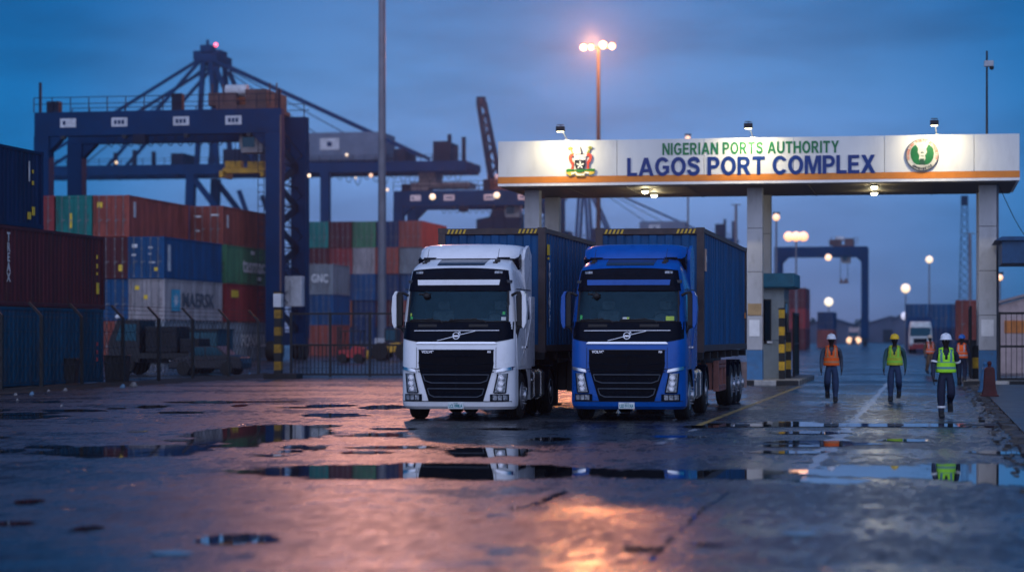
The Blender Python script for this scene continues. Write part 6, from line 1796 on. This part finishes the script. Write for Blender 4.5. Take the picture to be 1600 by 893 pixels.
def person(px, py, label, hat, vest, shirt, trousers, stride=.0, turn=0.0, d=None, bands=None, sleeve_short=False, item=None, lean=0, band_legs=False, mir=1):
    if d is None: x0, y0 = G(px, py)
    else: x0, y0 = P(px, d)
    t = thing('person', label, 'person', (x0, y0, 0), turn, 'port workers in hard hats')
    s = stride
    #            front foot (left, x>0) stands, other foot pushes off behind
    J, E, RR, ME = [], [], [], []
    feet, elbows = [], []
    def j(x, y, z, r): J.append((x, y, z)); RR.append(r); return len(J) - 1
    def e(a, b_, m): E.append((a, b_)); ME.append(m)
    S_SHIRT, S_TR, S_SK, S_SH = 0, 1, 2, 3
    pel = j(0, 0, .96, (.165, .115)); sp = j(0, .0, 1.10, (.150, .105)); ch = j(0, 0, 1.27, (.165, .115)); up = j(0, .01, 1.40, (.12, .085)); nk = j(0, .0, 1.49, .055)
    e(pel, sp, S_SHIRT); e(sp, ch, S_SHIRT); e(ch, up, S_SHIRT); e(up, nk, S_SK)
    hd = j(0, -.02, 1.565, (.070, .075)); hm = j(0, -.012, 1.645, (.080, .097)); ht = j(0, -.005, 1.715, (.072, .085))
    e(nk, hd, S_SK); e(hd, hm, S_SK); e(hm, ht, S_SK)
    no = j(0, -.125, 1.625, .014); e(hm, no, S_SK)
    for q in (-1, 1): er = j(q * .088, .0, 1.635, .014); e(hm, er, S_SK)
    for q in (-1, 1):
        q0 = q; q = q * mir
        hip = j(q * .095, 0, .90, (.118, .108)); e(pel, hip, S_TR)
        if q0 > 0: kn = j(q * .105, -.10 * s - .02, .50, .098); an = j(q * .10, -.16 * s, .13, .066); toe = j(q * .125, -.16 * s - .15, .045, (.062, .048)); heel = j(q * .10, -.16 * s + .06, .045, .046)
        else: kn = j(q * .11, -.10 * s - .02, .52, .094); an = j(q * .10, .40 * s, .12 + .36 * s, .066); toe = j(q * .115, .40 * s - .10, .05 + .12 * s, (.055, .045)); heel = j(q * .10, .40 * s + .08, .06 + .42 * s, .040)
        mid = j((J[kn][0] + J[an][0]) / 2, (J[kn][1] + J[an][1]) / 2 + .02, (J[kn][2] + J[an][2]) / 2 + .03, .094)
        feet.append((q, J[an], q0 < 0)); 
        e(hip, kn, S_TR); e(kn, mid, S_TR); e(mid, an, S_TR); e(an, toe, S_SH); e(an, heel, S_SH)
        sh = j(q * .205, .01, 1.40, .072); e(up, sh, S_SHIRT)
        sw = .10 * s * q
        el = j(q * .265, .04 + sw * 1.3, 1.13, .055); wr = j(q * .275, -.05 + sw * 2.4, .90, .037)
        elbows.append((Vector(J[sh]).lerp(Vector(J[el]), .72), (Vector(J[el]) - Vector(J[sh])).normalized()))
        e(sh, el, S_SHIRT); e(el, wr, S_SK if sleeve_short else S_SHIRT)
        pm = j(q * .278, -.06 + sw * 2.6, .835, (.026, .036)); e(wr, pm, S_SK)
        for k in range(4):
            yy = -.098 + .024 * k + sw * 2.6; ln = (.075, .088, .084, .066)[k]
            f1 = j(q * .276, yy, .79, .0095); f2 = j(q * .268, yy - .006, .79 - ln * .55, .0085); f3 = j(q * .252, yy - .012, .79 - ln, .0075)
            e(pm, f1, S_SK); e(f1, f2, S_SK); e(f2, f3, S_SK)
        t1 = j(q * .262, -.105 + sw * 2.6, .825, .011); t2 = j(q * .248, -.125 + sw * 2.6, .785, .009); e(pm, t1, S_SK); e(t1, t2, S_SK)
    for q, an_, lifted in feet:
        mb = MB(); a = R(52 * min(1, s * 1.6)) if lifted else 0
        prof = [(.105, -.105), (.115, -.02), (.085, .06), (-.02, .075), (-.075, .01), (-.175, -.02), (-.205, -.055), (-.20, -.105)]
        rot = lambda y, z: (y * math.cos(a) - z * math.sin(a) * -1, z * math.cos(a) - y * math.sin(a) * -1)
        pts = [rot(y, z) for y, z in prof]
        zb = an_[2] if lifted else .112
        mb.prism([(y + an_[1], z + zb) for y, z in pts], 'x', an_[0] - .058, an_[0] + .058)
        mb.build('boot', SHOE, t, bevel=.022)
    body = skin_body(J, E, RR, ME, [shirt, trousers, SKIN, SHOE], 'body', t)
    mb = MB()
    for q in (-1, 1): mb.sphere((q * .032, -.098, 1.655), .011, 8)
    mb.build('eyes', M('eye_white', (.35, .33, .30), .3), t, smooth=60)
    mb = MB(); mb.box(-.026, .026, -.098, -.090, 1.574, 1.582); mb.build('mouth', M('lips', (.035, .014, .012), .5), t)
    # trousers' waistband / belt
    # hard hat
    mb = MB(); prof = [(.122, 0), (.120, .03), (.112, .07), (.092, .105), (.06, .128), (.02, .138), (.001, .139)]
    mb.lathe(prof, (0, .0, 1.682), 'z', 24)
    brim = [(math.cos(a) * (.142), math.sin(a) * .142 - (.035 if math.sin(a) < -.2 else 0)) for a in [2 * math.pi * k / 28 for k in range(28)]]
    mb.prism(brim, 'z', 1.676, 1.686); mb.box(-.014, .014, -.10, .10, 1.80, 1.828)
    mb.build('hard_hat', hat, t, smooth=40)
    # vest: open shell with V neck, arm holes, reflective bands
    mb = MB(); na = 48
    zs = [.97, 1.0, 1.045, 1.095, 1.11, 1.14, 1.185, 1.20, 1.25, 1.30, 1.35, 1.40, 1.44, 1.475, 1.495]
    def rad(z):
        if z < 1.30: return .205 + .008 * math.sin(z * 20), .148
        k = (z - 1.30) / .195; return .212 - .045 * k * k - .02 * k, .150 - .045 * k
    V = [[(rad(z)[0] * math.cos(2 * math.pi * i / na), rad(z)[1] * math.sin(2 * math.pi * i / na) + .005, z) for i in range(na)] for z in zs]
    verts = [p for r_ in V for p in r_]; faces, mi = [], []
    for k in range(len(zs) - 1):
        for i in range(na):
            q = [verts[k * na + i], verts[k * na + (i + 1) % na], verts[(k + 1) * na + (i + 1) % na], verts[(k + 1) * na + i]]
            cx_ = sum(p[0] for p in q) / 4; cy_ = sum(p[1] for p in q) / 4; cz_ = sum(p[2] for p in q) / 4
            if cy_ < 0 and cz_ > 1.20 and abs(cx_) < (cz_ - 1.20) * .27: continue
            if cy_ > 0 and cz_ > 1.44 and abs(cx_) < .06: continue
            if cz_ > 1.19 and abs(cx_) > .180 - (cz_ - 1.19) * .10: continue
            m_ = 0
            if k in (2, 5 + 1): m_ = 1
            if k == 6: m_ = 1
            if cz_ > 1.20 and .085 < abs(cx_) < .125: m_ = 1
            faces.append((k * na + i, k * na + (i + 1) % na, (k + 1) * na + (i + 1) % na, (k + 1) * na + i)); mi.append(m_)
    # shoulder straps
    n0 = len(verts)
    for q in (-1, 1):
        for k in range(7):
            a = math.pi * k / 6; verts.append((q * .06, -.10 * math.cos(a) + .005, 1.475 + .045 * math.sin(a))); verts.append((q * .145, -.105 * math.cos(a) + .005, 1.465 + .025 * math.sin(a)))
        b0 = n0 + (0 if q < 0 else 14)
        for k in range(6): faces.append((b0 + 2 * k, b0 + 2 * k + 1, b0 + 2 * k + 3, b0 + 2 * k + 2)); mi.append(0)
    mb.v, mb.f, mb.mi = verts, faces, mi
    vo = mb.build('safety_vest', [vest, bands or M('reflective_band', (.36, .38, .40), .35, .2, .2, 6)], t, smooth=60)
    so = vo.modifiers.new('solid', 'SOLIDIFY'); so.thickness = .010; so.offset = 0
    if band_legs:
        mb = MB()
        for q, yy, zz in ((mir, -.15 * s, .235),): mb.lathe([(.084, -.022), (.088, -.02), (.088, .02), (.084, .022)], (q * .10, yy + .015, zz), 'z', 16)
        mb.build('leg_band', WHITE_P, t, smooth=40)
        mb = MB()
        for c_, d_ in elbows:
            mb = MB(); mb.cyl(c_ - d_ * .02, c_ + d_ * .02, .074, n=18); mb.build('sleeve_band', WHITE_P, t, smooth=40)
    if item:
        mb = MB(); mb.cyl((-.28, -.20, .79), (-.20, -.06, .80), .018, n=8); mb.box(-.245, -.185, -.16, -.05, .775, .825); mb.build('torch', BLACK_P, t)
    return t
HW = M('helmet_white', (.72, .73, .76), .25, 0, .05, 4); HY = M('helmet_yellow', (.75, .48, .02), .3, 0, .05, 4); HB = M('helmet_blue', (.02, .12, .45), .3, 0, .05, 4)
VO = M('vest_orange', (.90, .125, .012), .7, 0, .15, 6); VL = M('vest_lime', (.36, .80, .03), .7, 0, .15, 6); VYL = M('vest_lime_olive', (.40, .46, .03), .7, 0, .3, 5)
SHN = M('shirt_navy', (.018, .024, .05), .8, 0, .3, 6); SHG = M('shirt_grey', (.06, .075, .10), .8, 0, .3, 6); SHT = M('shirt_teal', (.03, .085, .085), .8, 0, .3, 6); SHK = M('shirt_khaki', (.14, .085, .05), .8, 0, .3, 6)
TRN = M('trousers_navy', (.014, .018, .040), .8, 0, .3, 6); TRB = M('trousers_blue', (.022, .042, .095), .8, 0, .3, 6)
person(1299, 628, 'person in orange vest and white hard hat walking left of the others', HW, VO, SHG, TRB, .55, R(4), bands=M('band_amber', (.50, .22, .10), .5))
person(1398, 627, 'person in yellow hard hat and yellow green vest walking in the middle of the lane', HY, VYL, SHT, TRB, .50, R(-4), bands=M('band_lime', (.24, .62, .05), .5), mir=-1)
person(1478, 652, 'person in white hard hat and bright lime vest walking nearest the camera', HW, VL, SHN, TRN, .60, R(3), bands=M('band_blue_grey', (.10, .24, .26), .4), item=True, band_legs=True, mir=-1)
person(1503, 600, 'person in blue hard hat and orange vest seen from behind by the gate leaf', HB, VO, SHN, TRN, .2, R(170), d=82.5)
person(1453, 590, 'distant blurred person in khaki clothes with an orange vest near the white lorry', M('helmet_tan', (.45, .36, .28), .4), VO, SHK, SHK, .3, R(20), d=104)

# ================================================================== HAZE
hz = bpy.data.materials.new('haze'); hz.use_nodes = True
t_ = hz.node_tree; t_.nodes.clear()
pv = N(t_, 'ShaderNodeVolumePrincipled'); pv.inputs['Color'].default_value = (*HAZE_COLOR, 1); pv.inputs['Density'].default_value = HAZE_DENSITY; pv.inputs['Anisotropy'].default_value = 0.88
ou = N(t_, 'ShaderNodeOutputMaterial'); t_.links.new(pv.outputs[0], ou.inputs['Volume'])
mb = MB(); mb.box(-1200, 1200, -80, 1500, -1.0, 66)
tag(mb.build('haze', hz), 'thin blue dusk haze over the port', 'haze', None, 'stuff')
